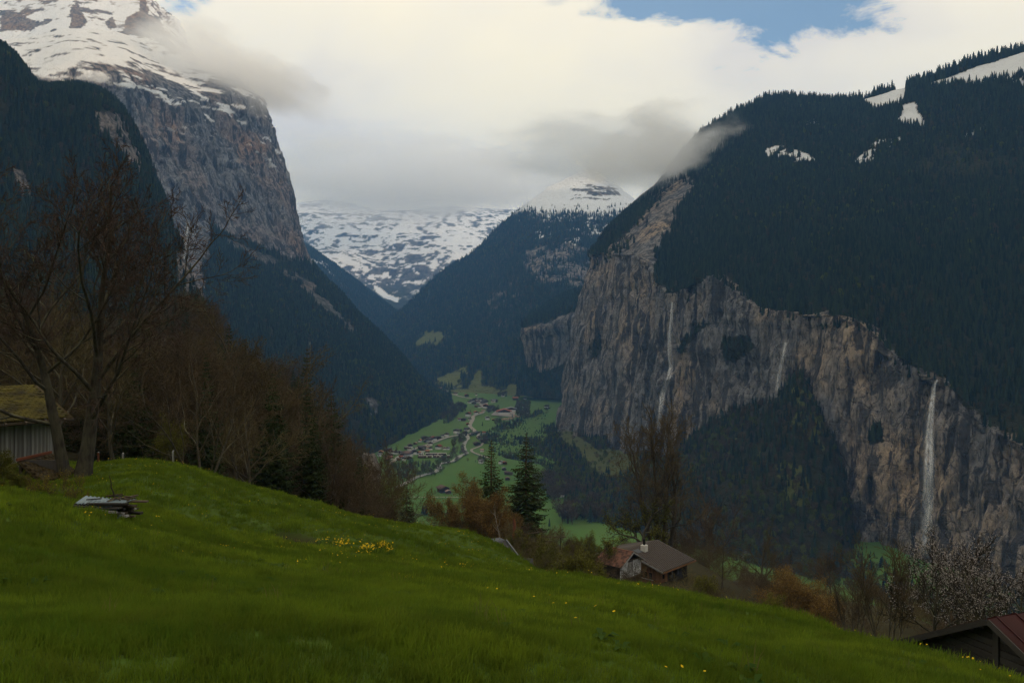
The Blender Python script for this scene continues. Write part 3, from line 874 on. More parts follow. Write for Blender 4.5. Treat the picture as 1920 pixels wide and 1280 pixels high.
# ------------------------------------------------------------------ far trees (one wood per slope, instanced)
def simple_mat(name, c0, c1, rnd=0.5, rough=0.9, scale=0.6, trans=0.0):
    """Two-tone procedural colour with a per-tree shift."""
    m, nt, b = new_mat(name, rough, 0.1)
    info = N(nt, 'ShaderNodeObjectInfo')
    pos = N(nt, 'ShaderNodeTexCoord').outputs['Object']
    n1 = noise(nt, pos, scale, 3, 0.6)
    f = math_node(nt, 'ADD', math_node(nt, 'MULTIPLY', n1, 1 - rnd), math_node(nt, 'MULTIPLY', info.outputs['Random'], rnd))
    L(nt, mixc(nt, ramp(nt, f, [(0.25, g(0)), (0.75, g(1))]), c0, c1), b.inputs['Base Color'])
    if trans:
        b.inputs['Subsurface Weight'].default_value = 0.0
    return m


M_conifer = simple_mat('conifer_needles', (0.008, 0.017, 0.013), (0.028, 0.044, 0.022), 0.7)
M_barewood = simple_mat('bare_twigs', (0.055, 0.042, 0.032), (0.105, 0.078, 0.052))
M_budding = simple_mat('budding_leaves', (0.060, 0.085, 0.020), (0.115, 0.125, 0.030))
M_darkbark = simple_mat('dark_bark', (0.030, 0.024, 0.018), (0.06, 0.045, 0.033))

protos = bpy.data.collections.new('tree_kinds')      # never linked: only instanced by the woods


def conifer_low(seed, tiers=7, pts=8, slim=0.17):
    r = random.Random(seed)
    V, Fc = [], []
    for t in range(tiers):
        f = t / tiers
        z0 = 0.06 + f * 0.86
        rad = slim * (1 - f) ** 0.85 * r.uniform(0.85, 1.15) + 0.012
        top = min(1.0, z0 + 0.26 * (1 - f * 0.35))
        a0 = r.uniform(0, 6.28)
        base = len(V)
        V.append((r.uniform(-.008, .008), r.uniform(-.008, .008), top))
        for k in range(pts * 2):
            a = a0 + k * math.pi / pts
            rr_ = rad * (r.uniform(0.85, 1.2) if k % 2 == 0 else r.uniform(0.42, 0.6))
            V.append((rr_ * math.cos(a), rr_ * math.sin(a), z0 + (r.uniform(-.02, .015) if k % 2 == 0 else 0.035)))
        for k in range(pts * 2):
            Fc.append((base, base + 1 + k, base + 1 + (k + 1) % (pts * 2)))
    return V, Fc


def bare_low(seed, n=150, leaf=0.030, wide=0.34):
    """Crown of slivers on a forking trunk, unit height."""
    r = random.Random(seed)
    V, Fc = [], []

    def sliver(p, q, w):
        d_ = Vector(q) - Vector(p)
        s = d_.cross(Vector((r.uniform(-1, 1), r.uniform(-1, 1), r.uniform(-1, 1))))
        if s.length < 1e-6:
            return
        s = s.normalized() * w
        b_ = len(V)
        V.extend([tuple(Vector(p) - s), tuple(Vector(p) + s), tuple(q)])
        Fc.append((b_, b_ + 1, b_ + 2))

    for k in range(3):
        sliver((0, 0, 0), (r.uniform(-.05, .05), r.uniform(-.05, .05), 0.75), 0.018)
    for k in range(n):
        a = r.uniform(0, 6.283)
        u = r.uniform(-1, 1)
        rad = r.uniform(0.2, 1) ** 0.5
        s = math.sqrt(1 - u * u) * rad
        c_ = Vector((wide * s * math.cos(a), wide * s * math.sin(a), 0.62 + 0.36 * u * rad))
        dirv = (c_ - Vector((0, 0, 0.25))).normalized()
        dirv = (dirv + Vector((r.uniform(-.6, .6), r.uniform(-.6, .6), r.uniform(-.3, .6)))).normalized()
        ln_ = r.uniform(0.07, 0.20)
        sliver(c_ - dirv * ln_ * 0.5, c_ + dirv * ln_ * 0.5, leaf * r.uniform(0.3, 0.8))
    return V, Fc


PROTO = {}


def proto(name, V, Fc, mat):
    o = mesh_obj(name, V, Fc, mat, link=False)
    protos.objects.link(o)
    return o


def kind_collection(name, objs):
    c = bpy.data.collections.new(name)
    for i, o in enumerate(objs):
        c.objects.link(o)
    return c


con = [proto('conifer_%s' % 'abc'[i], *conifer_low(10 + i, 7 + i % 2, 7, 0.15 + 0.02 * i), M_conifer) for i in range(3)]
bare = [proto('leafless_%s' % 'ab'[i], *bare_low(20 + i), M_barewood) for i in range(2)]
bud = [proto('leafing_%s' % 'ab'[i], *bare_low(30 + i, 170, 0.05, 0.30), M_budding) for i in range(2)]
K_con = kind_collection('a_conifers', con)
K_bare = kind_collection('b_leafless', bare)
K_bud = kind_collection('c_leafing', bud)


def scatter_group(coll):
    ng = bpy.data.node_groups.new('scatter', 'GeometryNodeTree')
    ng.interface.new_socket('Geometry', in_out='INPUT', socket_type='NodeSocketGeometry')
    ng.interface.new_socket('Geometry', in_out='OUTPUT', socket_type='NodeSocketGeometry')
    gi = ng.nodes.new('NodeGroupInput')
    go = ng.nodes.new('NodeGroupOutput')
    ci = ng.nodes.new('GeometryNodeCollectionInfo')
    ci.inputs['Collection'].default_value = coll
    ci.inputs['Separate Children'].default_value = True
    ci.inputs['Reset Children'].default_value = True
    ip = ng.nodes.new('GeometryNodeInstanceOnPoints')
    ip.inputs['Pick Instance'].default_value = True

    def attr(name, typ):
        a = ng.nodes.new('GeometryNodeInputNamedAttribute')
        a.data_type = typ
        a.inputs['Name'].default_value = name
        return a.outputs['Attribute']

    ng.links.new(gi.outputs[0], ip.inputs['Points'])
    ng.links.new(ci.outputs[0], ip.inputs['Instance'])
    ng.links.new(attr('variant', 'INT'), ip.inputs['Instance Index'])
    ng.links.new(attr('turn', 'FLOAT_VECTOR'), ip.inputs['Rotation'])
    ng.links.new(attr('size', 'FLOAT_VECTOR'), ip.inputs['Scale'])
    ng.links.new(ip.outputs[0], go.inputs[0])
    return ng


def scatter(name, coll, nvar, P, size, turn, label, seed=1, variant=None):
    r_ = np.random.default_rng(seed)
    o = mesh_obj(name, P, np.zeros((0, 3), int))
    n = len(P)
    a = o.data.attributes.new('variant', 'INT', 'POINT')
    a.data.foreach_set('value', (r_.integers(0, nvar, n) if variant is None else variant).astype(np.int32))
    a = o.data.attributes.new('turn', 'FLOAT_VECTOR', 'POINT')
    a.data.foreach_set('vector', np.asarray(turn, np.float32).ravel())
    a = o.data.attributes.new('size', 'FLOAT_VECTOR', 'POINT')
    a.data.foreach_set('vector', np.asarray(size, np.float32).ravel())
    md = o.modifiers.new('scatter', 'NODES')
    md.node_group = scatter_group(coll)
    tag(o, label, None, None, 'stuff')
    return o


def sample_grid(G, W, density, seed, margin=200):
    """Random points on a grid surface; W per-vertex weight, density per square metre."""
    r_ = np.random.default_rng(seed)
    nu, nv = G.shape[:2]
    W = np.asarray(W, float).reshape(nu, nv)
    a = G[:-1, :-1]
    e1 = G[1:, :-1] - a
    e2 = G[:-1, 1:] - a
    cr = np.cross(e1, e2)
    # tree count follows the area in plan, with a share for steep ground
    area = np.abs(cr[..., 2]) * 0.75 + np.linalg.norm(cr, axis=2) * 0.25
    w = 0.25 * (W[:-1, :-1] + W[1:, :-1] + W[:-1, 1:] + W[1:, 1:])
    px, py = to_px(a.reshape(-1, 3))
    vis = ((px > -margin) & (px < 1920 + margin) & (py > -margin) & (py < 1360)).reshape(area.shape)
    cnt = r_.poisson(area * w * vis * density)
    idx = np.repeat(np.arange(cnt.size), cnt.ravel())
    i, j = idx // (nv - 1), idx % (nv - 1)
    u, v = r_.random(len(idx))[:, None], r_.random(len(idx))[:, None]
    p = (G[i, j] * (1 - u) + G[i + 1, j] * u) * (1 - v) + (G[i, j + 1] * (1 - u) + G[i + 1, j + 1] * u) * v
    return p


def wood(name, key, label, dens, hmin, hmax, kinds=(0.85, 0.12, 0.03), seed=1, sel=None, kindfield=None):
    G, W = SURF[key]
    p = sample_grid(G, W, dens, seed)
    if sel is not None:
        p = p[sel(p)]
    r_ = np.random.default_rng(seed + 5)
    n = len(p)
    t = r_.random(n)
    if kindfield is not None:
        t = np.clip(t + kindfield(p), 0, 0.999)
    k = np.where(t < kinds[0], 0, np.where(t < kinds[0] + kinds[1], 1, 2))
    for kk, (coll, nvar, nm) in enumerate(((K_con, 3, 'conifer'), (K_bare, 2, 'leafless'), (K_bud, 2, 'leafing'))):
        q = p[k == kk]
        if len(q) < 3:
            continue
        h = r_.uniform(hmin, hmax, len(q)) * (1.0 if kk == 0 else 0.72)
        h = h * (1 + 0.25 * fbm(q / 60, 2, 3))
        wdt = h * r_.uniform(0.85, 1.25, len(q))
        turn_ = np.stack([r_.normal(0, .03, len(q)), r_.normal(0, .03, len(q)), r_.uniform(0, 6.28, len(q))], 1)
        q = q - np.array([0, 0, 0.4])
        scatter('%s_wood' % nm, coll, nvar, q, np.stack([wdt, wdt, h], 1), turn_, label % nm, seed + kk)
    return n


cnt = 0
cnt += wood('w', 'right', '%s trees covering the dark mountainside above the right cliff', 1 / 21., 8, 17, (0.93, 0.06, 0.01), 11, kindfield=lambda p: 0.12 * fbm(p / 140, 3, 14))
cnt += wood('w', 'skyline', '%s trees standing on the skyline of the right mountain', 1 / 150., 17, 30, (1.0, 0.0, 0.0), 21)
cnt += wood('w', 'talus', '%s trees on the apron below the right cliff', 1 / 22., 8, 17, (0.52, 0.40, 0.08), 12, kindfield=lambda p: 0.45 * fbm(p / 90, 3, 4) + 0.25 * sstep(-150, -245, p[:, 2]))
cnt += wood('w', 'left', '%s trees on the slope under the left cliff', 1 / 32., 10, 20, (0.86, 0.10, 0.04), 13, kindfield=lambda p: 0.30 * sstep(-120, -235, p[:, 2]) + 0.2 * fbm(p / 90, 3, 5))
cnt += wood('w', 'hill', '%s trees on the dark hill at the left edge', 1 / 24., 10, 19, (0.90, 0.09, 0.01), 14)
cnt += wood('w', 'head', '%s trees on the mountain closing the valley', 1 / 95., 16, 27, (0.80, 0.16, 0.04), 15, kindfield=lambda p: 0.25 * fbm(p / 160, 3, 6) + 0.2 * sstep(-60, -240, p[:, 2]))
cnt += wood('w', 'kcliff', '%s trees round the short far cliff', 1 / 50., 14, 24, (0.9, 0.08, 0.02), 16)
cnt += wood('w', 'spur', '%s trees on the spur left of the valley head', 1 / 150., 18, 28, (0.9, 0.10, 0.0), 17)
print('far trees', cnt)
# ------------------------------------------------------------------ near trees
class Tubes:
    """Collects tapered tubes (polylines with radii) into one mesh."""

    def __init__(self):
        self.V, self.F, self.n = [], [], 0

    def add(self, pts, rad, sides):
        pts = np.asarray(pts, float)
        rad = np.asarray(rad, float)
        t = np.gradient(pts, axis=0)
        t /= np.linalg.norm(t, axis=1, keepdims=True) + 1e-9
        ref = np.array([0.0, 0.0, 1.0]) if abs(t[0, 2]) < 0.8 else np.array([1.0, 0.0, 0.0])
        u = np.cross(t, ref)
        u /= np.linalg.norm(u, axis=1, keepdims=True) + 1e-9
        v = np.cross(t, u)
        a = np.arange(sides) * (2 * math.pi / sides)
        ring = pts[:, None] + rad[:, None, None] * (np.cos(a)[None, :, None] * u[:, None] + np.sin(a)[None, :, None] * v[:, None])
        k = len(pts)
        self.V.append(ring.reshape(-1, 3))
        i = np.arange(k - 1)[:, None] * sides
        j = np.arange(sides)[None]
        j2 = (j + 1) % sides
        self.F.append((np.stack([i + j, i + j2, i + sides + j2, i + sides + j], 2).reshape(-1, 4)) + self.n)
        self.n += k * sides

    def build(self, name, mat, parent=None, smooth=True, link=True):
        return mesh_obj(name, np.concatenate(self.V), np.concatenate(self.F), mat, parent, smooth, link)


def unit(v):
    return v / (np.linalg.norm(v) + 1e-9)


def nrm(v):
    return v / (np.linalg.norm(v, axis=-1, keepdims=True) + 1e-9)


def tube_batch(pts, rad, sides):
    """pts (B,k,3), rad (B,k): tapered tubes; two sides give a flat twig."""
    B, k = rad.shape
    t = nrm(np.gradient(pts, axis=1))
    ref = np.where(np.abs(t[:, :1, 2:3]) < 0.8, np.array([0.0, 0.0, 1.0]), np.array([1.0, 0.0, 0.0]))
    u = nrm(np.cross(t, np.broadcast_to(ref, t.shape)))
    v = np.cross(t, u)
    if sides == 2:
        ph = (np.arange(B) * 2.399)[:, None, None]
        w = (u * np.cos(ph) + v * np.sin(ph)) * rad[..., None]
        V = np.stack([pts - w, pts + w], 2).reshape(-1, 3)
        i = (np.arange(B)[:, None] * k + np.arange(k - 1)[None]) * 2
        Fq = np.stack([i, i + 1, i + 3, i + 2], 2).reshape(-1, 4)
        return V, Fq
    a = np.arange(sides) * (2 * math.pi / sides)
    V = pts[:, :, None] + rad[:, :, None, None] * (np.cos(a)[:, None] * u[:, :, None] + np.sin(a)[:, None] * v[:, :, None])
    i = ((np.arange(B)[:, None] * k + np.arange(k - 1)[None]) * sides)[..., None]
    j = np.arange(sides)
    j2 = (j + 1) % sides
    Fq = np.stack([i + j, i + j2, i + sides + j2, i + sides + j], 3).reshape(-1, 4)
    return V.reshape(-1, 3), Fq


def grow(rnd, p, st, di, ln, ra):
    """Whole tree level by level. Returns wood batches per level and the twig tips."""
    LV = p['levels']
    st, di, ln, ra = (np.asarray(x, float) for x in (st, di, ln, ra))
    di = nrm(di)
    out_, tips = [], None
    segs = (9, 8, 6, 4, 2, 2)
    sds = (9, 7, 4, 3, 2, 2)
    for lv in range(LV):
        B = len(st)
        ns = segs[lv]
        pts = np.zeros((B, ns + 1, 3))
        dirs = np.zeros((B, ns + 1, 3))
        pts[:, 0], dirs[:, 0] = st, di
        d_ = di
        wob = p['wobble'][min(lv, len(p['wobble']) - 1)]
        up = p['up'][min(lv, len(p['up']) - 1)]
        for s in range(ns):
            d_ = nrm(d_ + rnd.normal(0, wob, (B, 3)) + np.array([0, 0, up]) * (s / ns + 0.3))
            pts[:, s + 1] = pts[:, s] + d_ * (ln / ns)[:, None]
            dirs[:, s + 1] = d_
        last = lv == LV - 1
        tip = np.full(B, p['tip'] * 0.6) if last else np.maximum(p['tip'], ra * p['taper'])
        tt_ = np.linspace(0, 1, ns + 1)[None]
        rad = ra[:, None] * (1 - tt_) + tip[:, None] * tt_
        if lv == 0:
            rad[:, 0] *= 1.4
            rad[:, 1] *= 1.1
        out_.append(tube_batch(pts, rad, sds[lv]))
        if last:
            tips = np.concatenate([pts[:, -1], pts[:, ns // 2]])
            break
        n = p['n'][lv]
        lo = p['from'][lv]
        c_ = np.arange(n)[None]
        f = lo + (1 - lo) * ((c_ + rnd.uniform(0.1, 0.9, (B, n))) / n)
        keep = rnd.random((B, n)) < 0.9
        x = f * ns
        i = np.minimum(x.astype(int), ns - 1)
        fr = (x - i)[..., None]
        bi = np.arange(B)[:, None]
        q = pts[bi, i] * (1 - fr) + pts[bi, i + 1] * fr
        rh = rad[bi, i] * (1 - fr[..., 0]) + rad[bi, i + 1] * fr[..., 0]
        dd = dirs[bi, i + 1]
        az = rnd.uniform(0, 6.28, (B, 1)) + np.cumsum(2.4 + rnd.normal(0, 0.4, (B, n)), 1)
        side = nrm(np.cross(dd, np.stack([np.cos(az), np.sin(az), az * 0 + 0.3], 2)))
        ang = np.radians(p['angle'][lv] * rnd.uniform(0.75, 1.25, (B, n))) * (1 - 0.35 * f)
        nd = nrm(dd * np.cos(ang)[..., None] + side * np.sin(ang)[..., None])
        nl = ln[:, None] * p['ratio'][lv] * (1 - p['short'][lv] * (f - lo) / (1 - lo + 1e-6)) * rnd.uniform(0.7, 1.2, (B, n))
        nr_ = np.maximum(p['tip'], np.minimum(rh * 0.75, ra[:, None] * p['rr'][lv] * (1 - 0.4 * f)))
        st = np.concatenate([q[keep], pts[:, -1]])
        di = np.concatenate([nd[keep], dirs[:, -1]])
        nl2, nr2 = ln * p['ratio'][lv] * 0.7, tip
        ln = np.concatenate([nl[keep], nl2])
        ra = np.concatenate([nr_[keep], nr2])
    return out_, tips


def join_batches(bs):
    V, Fq, n = [], [], 0
    for v, f in bs:
        V.append(v)
        Fq.append(f + n)
        n += len(v)
    return np.concatenate(V), np.concatenate(Fq)


def bark_mat(name, dark, light, lichen=None):
    m, nt, b = new_mat(name, 0.92, 0.1)
    ob = N(nt, 'ShaderNodeTexCoord').outputs['Object']
    n1 = noise(nt, mapping(nt, ob, scale=(6, 6, 1.2)), 1.0, 5, 0.65)
    n2 = noise(nt, ob, 1.1, 4, 0.6)
    col = mixc(nt, ramp(nt, n1, [(0.35, g(0)), (0.65, g(1))]), dark, light)
    if lichen:
        geo = N(nt, 'ShaderNodeNewGeometry')
        sp = N(nt, 'ShaderNodeSeparateXYZ')
        L(nt, geo.outputs['Normal'], sp.inputs[0])
        f = math_node(nt, 'MULTIPLY', ramp(nt, sp.outputs[2], [(0.0, g(0.15)), (0.7, g(1))]), ramp(nt, n2, [(0.42, g(0)), (0.6, g(0.85))]))
        col = mixc(nt, f, col, lichen)
    L(nt, col, b.inputs['Base Color'])
    bump(nt, b, n1, 0.6, 0.03)
    return m


M_bark = bark_mat('maple_bark', (0.030, 0.025, 0.020), (0.085, 0.073, 0.058), (0.19, 0.18, 0.115))
M_bark2 = bark_mat('grey_bark', (0.055, 0.047, 0.038), (0.12, 0.102, 0.08), (0.17, 0.16, 0.10))
M_twig_red = simple_mat('red_budded_twigs', (0.050, 0.036, 0.029), (0.105, 0.068, 0.052), 0.3)
M_twig = simple_mat('brown_twigs', (0.060, 0.044, 0.029), (0.130, 0.095, 0.056), 0.35)
M_twig_y = simple_mat('lichened_twigs', (0.075, 0.060, 0.030), (0.150, 0.125, 0.060), 0.35)
M_twig_pale = simple_mat('pale_twigs', (0.095, 0.075, 0.045), (0.190, 0.150, 0.085), 0.35)
M_twig_dark = simple_mat('dark_twigs', (0.026, 0.021, 0.017), (0.050, 0.040, 0.030), 0.35)
M_leaf_rust = simple_mat('rust_buds', (0.150, 0.090, 0.030), (0.260, 0.165, 0.050), 0.2, scale=1.2)
M_leaf_olive = simple_mat('olive_spring_leaves', (0.075, 0.085, 0.015), (0.160, 0.150, 0.025), 0.2, scale=1.5)
M_leaf_yel = simple_mat('yellow_spring_leaves', (0.17, 0.135, 0.018), (0.30, 0.24, 0.030), 0.2, scale=1.5)
M_leaf_brown = simple_mat('brown_buds', (0.055, 0.040, 0.024), (0.105, 0.076, 0.040), 0.2, scale=1.2)
M_blossom = simple_mat('white_blossom', (0.26, 0.22, 0.21), (0.46, 0.42, 0.41), 0.1, scale=2.0)
M_needle = simple_mat('spruce_needles', (0.016, 0.030, 0.012), (0.050, 0.066, 0.022), 0.15, scale=0.9)
M_sprucebark = bark_mat('spruce_bark', (0.085, 0.048, 0.032), (0.18, 0.10, 0.065))
M_birch = bark_mat('birch_bark', (0.22, 0.19, 0.15), (0.45, 0.41, 0.36))


def leaves_at(rnd, tips, n_per, size, spread):
    """Small leaf faces round the twig tips."""
    V, Fc = [], []
    T_ = np.asarray(tips)
    idx = np.repeat(np.arange(len(T_)), n_per)
    if size == 0.042:
        idx = idx[rnd.random(len(idx)) < 0.42]
    c = T_[idx] + rnd.normal(0, spread, (len(idx), 3))
    a = rnd.normal(0, 1, (len(idx), 3))
    a /= np.linalg.norm(a, axis=1, keepdims=True)
    b_ = np.cross(a, rnd.normal(0, 1, (len(idx), 3)))
    b_ /= np.linalg.norm(b_, axis=1, keepdims=True) + 1e-9
    s = size * rnd.uniform(0.6, 1.3, (len(idx), 1))
    V = np.stack([c - a * s, c + b_ * s * 0.6, c + a * s, c - b_ * s * 0.6], 1).reshape(-1, 3)
    Fc = np.arange(len(V)).reshape(-1, 4)
    return V, Fc


def make_bare(name, seed, height, p, bark, twig, stems=None, leaf=None):
    """Leafless tree at the origin: Empty > trunk, crown (> buds)."""
    rnd = np.random.default_rng(seed)
    stems = stems or [(0, 0, (0, 0), 1.0, 1.0)]
    out_, tips = grow(rnd, p, [(x, y, -0.4) for x, y, l_, a_, r_ in stems], [(l_[0], l_[1], 1.0) for x, y, l_, a_, r_ in stems],
                      [height * p['trunk'] * a_ for x, y, l_, a_, r_ in stems], [p['r0'] * r_ for x, y, l_, a_, r_ in stems])
    root = empty(name)
    k = p['trunk_levels'] + 1
    mesh_obj('trunk', *join_batches(out_[:k]), bark, root, True)
    V, Fq = join_batches(out_[k:])
    cr = mesh_obj('crown', V, Fq, twig, root)
    root['tall'] = float(V[:, 2].max())
    if leaf:
        mat, n_per, size, spread, nm = leaf
        V, Fc = leaves_at(rnd, tips, n_per, size, spread)
        mesh_obj(nm, V, Fc, mat, cr)
    return root


def make_spruce(name, seed, height, spread, whorls=34, gap=0.12, dens=1.0, bare_to=0.10, mat=None):
    rnd = np.random.default_rng(seed)
    tt = Tubes()
    zz = np.linspace(-0.5, height, 12)
    wob = np.cumsum(rnd.normal(0, 0.02, (12, 2)), 0)
    pts = np.stack([wob[:, 0], wob[:, 1], zz], 1)
    tt.add(pts, np.linspace(height * 0.016, 0.015, 12), 8)
    V, Fc = [], []
    nv = 0
    for w in range(whorls):
        f = bare_to + (1 - bare_to) * ((w + rnd.uniform(-.3, .3)) / whorls)
        z = f * height
        full = math.sin(math.pi * min(1, (1 - f) * 0.92 + 0.02)) ** 0.4 * (1 - f) ** 0.80
        nb = rnd.integers(5, 8)
        a0 = rnd.uniform(0, 6.28)
        for k in range(nb):
            if rnd.random() < gap:
                continue
            a = a0 + k * 6.283 / nb + rnd.normal(0, 0.16)
            ln_ = spread * full * rnd.uniform(0.65, 1.18) + 0.12
            steps = max(4, int(ln_ / 0.22))
            t = np.linspace(0, 1, steps)
            droop = -0.55 * t + 0.42 * t ** 2.2 if f < 0.75 else 0.35 * t
            bx = np.stack([math.cos(a) * ln_ * t, math.sin(a) * ln_ * t, z + droop * ln_ * (1.0 if f < 0.75 else 1.0) + rnd.normal(0, 0.015, steps).cumsum()], 1)
            bx[:, :2] += np.array([np.interp(z, zz, wob[:, 0]), np.interp(z, zz, wob[:, 1])])
            tt.add(bx[::max(1, steps // 4)] if steps > 5 else bx, np.linspace(0.028 * ln_ ** 0.5, 0.006, len(bx[::max(1, steps // 4)]) if steps > 5 else len(bx)), 3)
            side = np.array([-math.sin(a), math.cos(a), 0])
            out_ = np.array([math.cos(a), math.sin(a), 0])
            for s in range(1, steps):
                wd = (0.20 + 0.34 * math.sin(math.pi * (t[s] * 0.85 + 0.12))) * min(1.0, ln_ * 0.62) * dens
                for sg in (-1, 1):
                    for rep in range(2):
                        c = bx[s] + side * sg * rnd.uniform(0, 0.04)
                        e = c + (side * sg * rnd.uniform(0.55, 1.1) + out_ * rnd.uniform(0.2, 0.7) + np.array([0, 0, rnd.uniform(-0.75, -0.02)])) * wd
                        wv = np.cross(e - c, rnd.normal(0, 1, 3))
                        wv = wv / (np.linalg.norm(wv) + 1e-9) * rnd.uniform(0.045, 0.09) * (0.7 + wd)
                        mid_ = (c * 0.45 + e * 0.55) + np.array([0, 0, -0.02])
                        V += [c, mid_ + wv, e, mid_ - wv]
                        Fc.append((nv, nv + 1, nv + 2, nv + 3))
                        nv += 4
    root = empty(name)
    tt.build('trunk', M_sprucebark, root)
    mesh_obj('crown', np.array(V), np.array(Fc), mat or M_needle, root)
    root['tall'] = float(height)
    return root


def place(root, px, py, Y, label, cat='tree', group=None, scale=1.0, rz=0.0, first=False, sink=0.0, lean=(0, 0), on_ground=True, top=None, wide=1.0):
    """Stand a thing on the hillside under photo column px at distance Y (py only when not on the ground)."""
    o = root if first else copy_tree(root)
    X, _, Z = at(px, py, Y)
    if on_ground:
        Z = gz(X, Y)
    if top is not None:
        scale = scale * ((HY - top) / F * Y - Z) / root['tall']
        scale = (scale * wide, scale * wide, scale)
    o.location = (X, Y, Z - sink)
    o.rotation_euler = (lean[0], lean[1], rz)
    if isinstance(scale, tuple):
        o.scale = scale
    else:
        o.scale = (scale,) * 3
    for k in ('label', 'category', 'group'):
        if k in o:
            del o[k]
    tag(o, label, cat, group)
    return o


BASE = dict(levels=5, trunk_levels=1, tip=0.006, taper=0.45, wobble=(0.05, 0.12, 0.17, 0.2, 0.2), up=(0.02, 0.05, 0.04, 0.03, 0.02), n=(8, 7, 7, 6), **{'from': (0.35, 0.25, 0.2, 0.15)},
            angle=(58, 50, 46, 42), ratio=(0.78, 0.52, 0.48, 0.42), short=(0.45, 0.4, 0.4, 0.4), rr=(0.55, 0.5, 0.5, 0.55), trunk=0.55, r0=0.35, leader=True)


def P_(**kw):
    q = dict(BASE)
    q.update(kw)
    return q


# the great maple beside the barn
maple = make_bare('maple_tree', 5, 18.5, P_(levels=6, n=(10, 8, 7, 6, 5), **{'from': (0.34, 0.22, 0.2, 0.15, 0.1)}, angle=(60, 48, 46, 44, 40), ratio=(0.84, 0.54, 0.50, 0.48, 0.60), short=(0.25, 0.35, 0.35, 0.35, 0.3), rr=(0.36, 0.42, 0.45, 0.5, 0.5), r0=0.46, trunk=0.55, trunk_levels=2, wobble=(0.035, 0.10, 0.16, 0.2, 0.2, 0.2), up=(0.03, 0.10, 0.07, 0.06, 0.05, 0.03), tip=0.012, taper=0.36),
                  M_bark, M_twig_red, [(-0.45, 0, (-0.10, 0), 1.0, 0.80), (0.35, 0.1, (0.07, 0.03), 1.05, 1.0)])
place(maple, 140, 900, 41, 'great bare maple with forked trunk standing beside the weathered barn', first=True, rz=0.0, sink=0.3, top=236)

# spreading leafless trees of the wood behind the crest
t_spread = make_bare('leafless_tree', 8, 13, P_(levels=5, n=(10, 9, 8, 7), r0=0.20, trunk=0.62, tip=0.010), M_bark2, M_twig_y)
t_multi = make_bare('leafless_tree', 9, 12, P_(levels=5, n=(7, 7, 8, 7), r0=0.13, trunk=0.66, angle=(44, 46, 46, 42), tip=0.010), M_bark2, M_twig,
                    [(-0.5, 0, (-0.36, 0.05), 0.95, 0.8), (0.1, 0.3, (0.02, 0.18), 1.05, 1.0), (0.5, -0.1, (0.38, -0.02), 1.0, 0.9), (0.0, -0.4, (0.12, -0.2), 0.85, 0.7)])
t_dense = make_bare('leafless_tree', 12, 10, P_(levels=5, n=(11, 10, 9, 7), r0=0.15, trunk=0.66, angle=(55, 50, 45, 42), up=(0.02, 0.10, 0.07, 0.05, 0.03), tip=0.010), M_bark2, M_twig)
t_bud = make_bare('budding_tree', 15, 11, P_(levels=5, n=(9, 9, 8, 5), r0=0.15, trunk=0.66, tip=0.009), M_bark2, M_twig_y, None, (M_leaf_brown, 2, 0.035, 0.14, 'buds'))
t_olive = make_bare('budding_tree', 16, 9, P_(levels=5, n=(9, 8, 7, 5), r0=0.12, trunk=0.66, tip=0.009), M_bark2, M_twig, None, (M_leaf_olive, 3, 0.055, 0.16, 'leaves'))
sp_a = make_spruce('spruce_tree', 31, 16, 3.7, 40, 0.06, 1.15)
sp_b = make_spruce('spruce_tree', 32, 16, 2.9, 38, 0.16, 1.1)

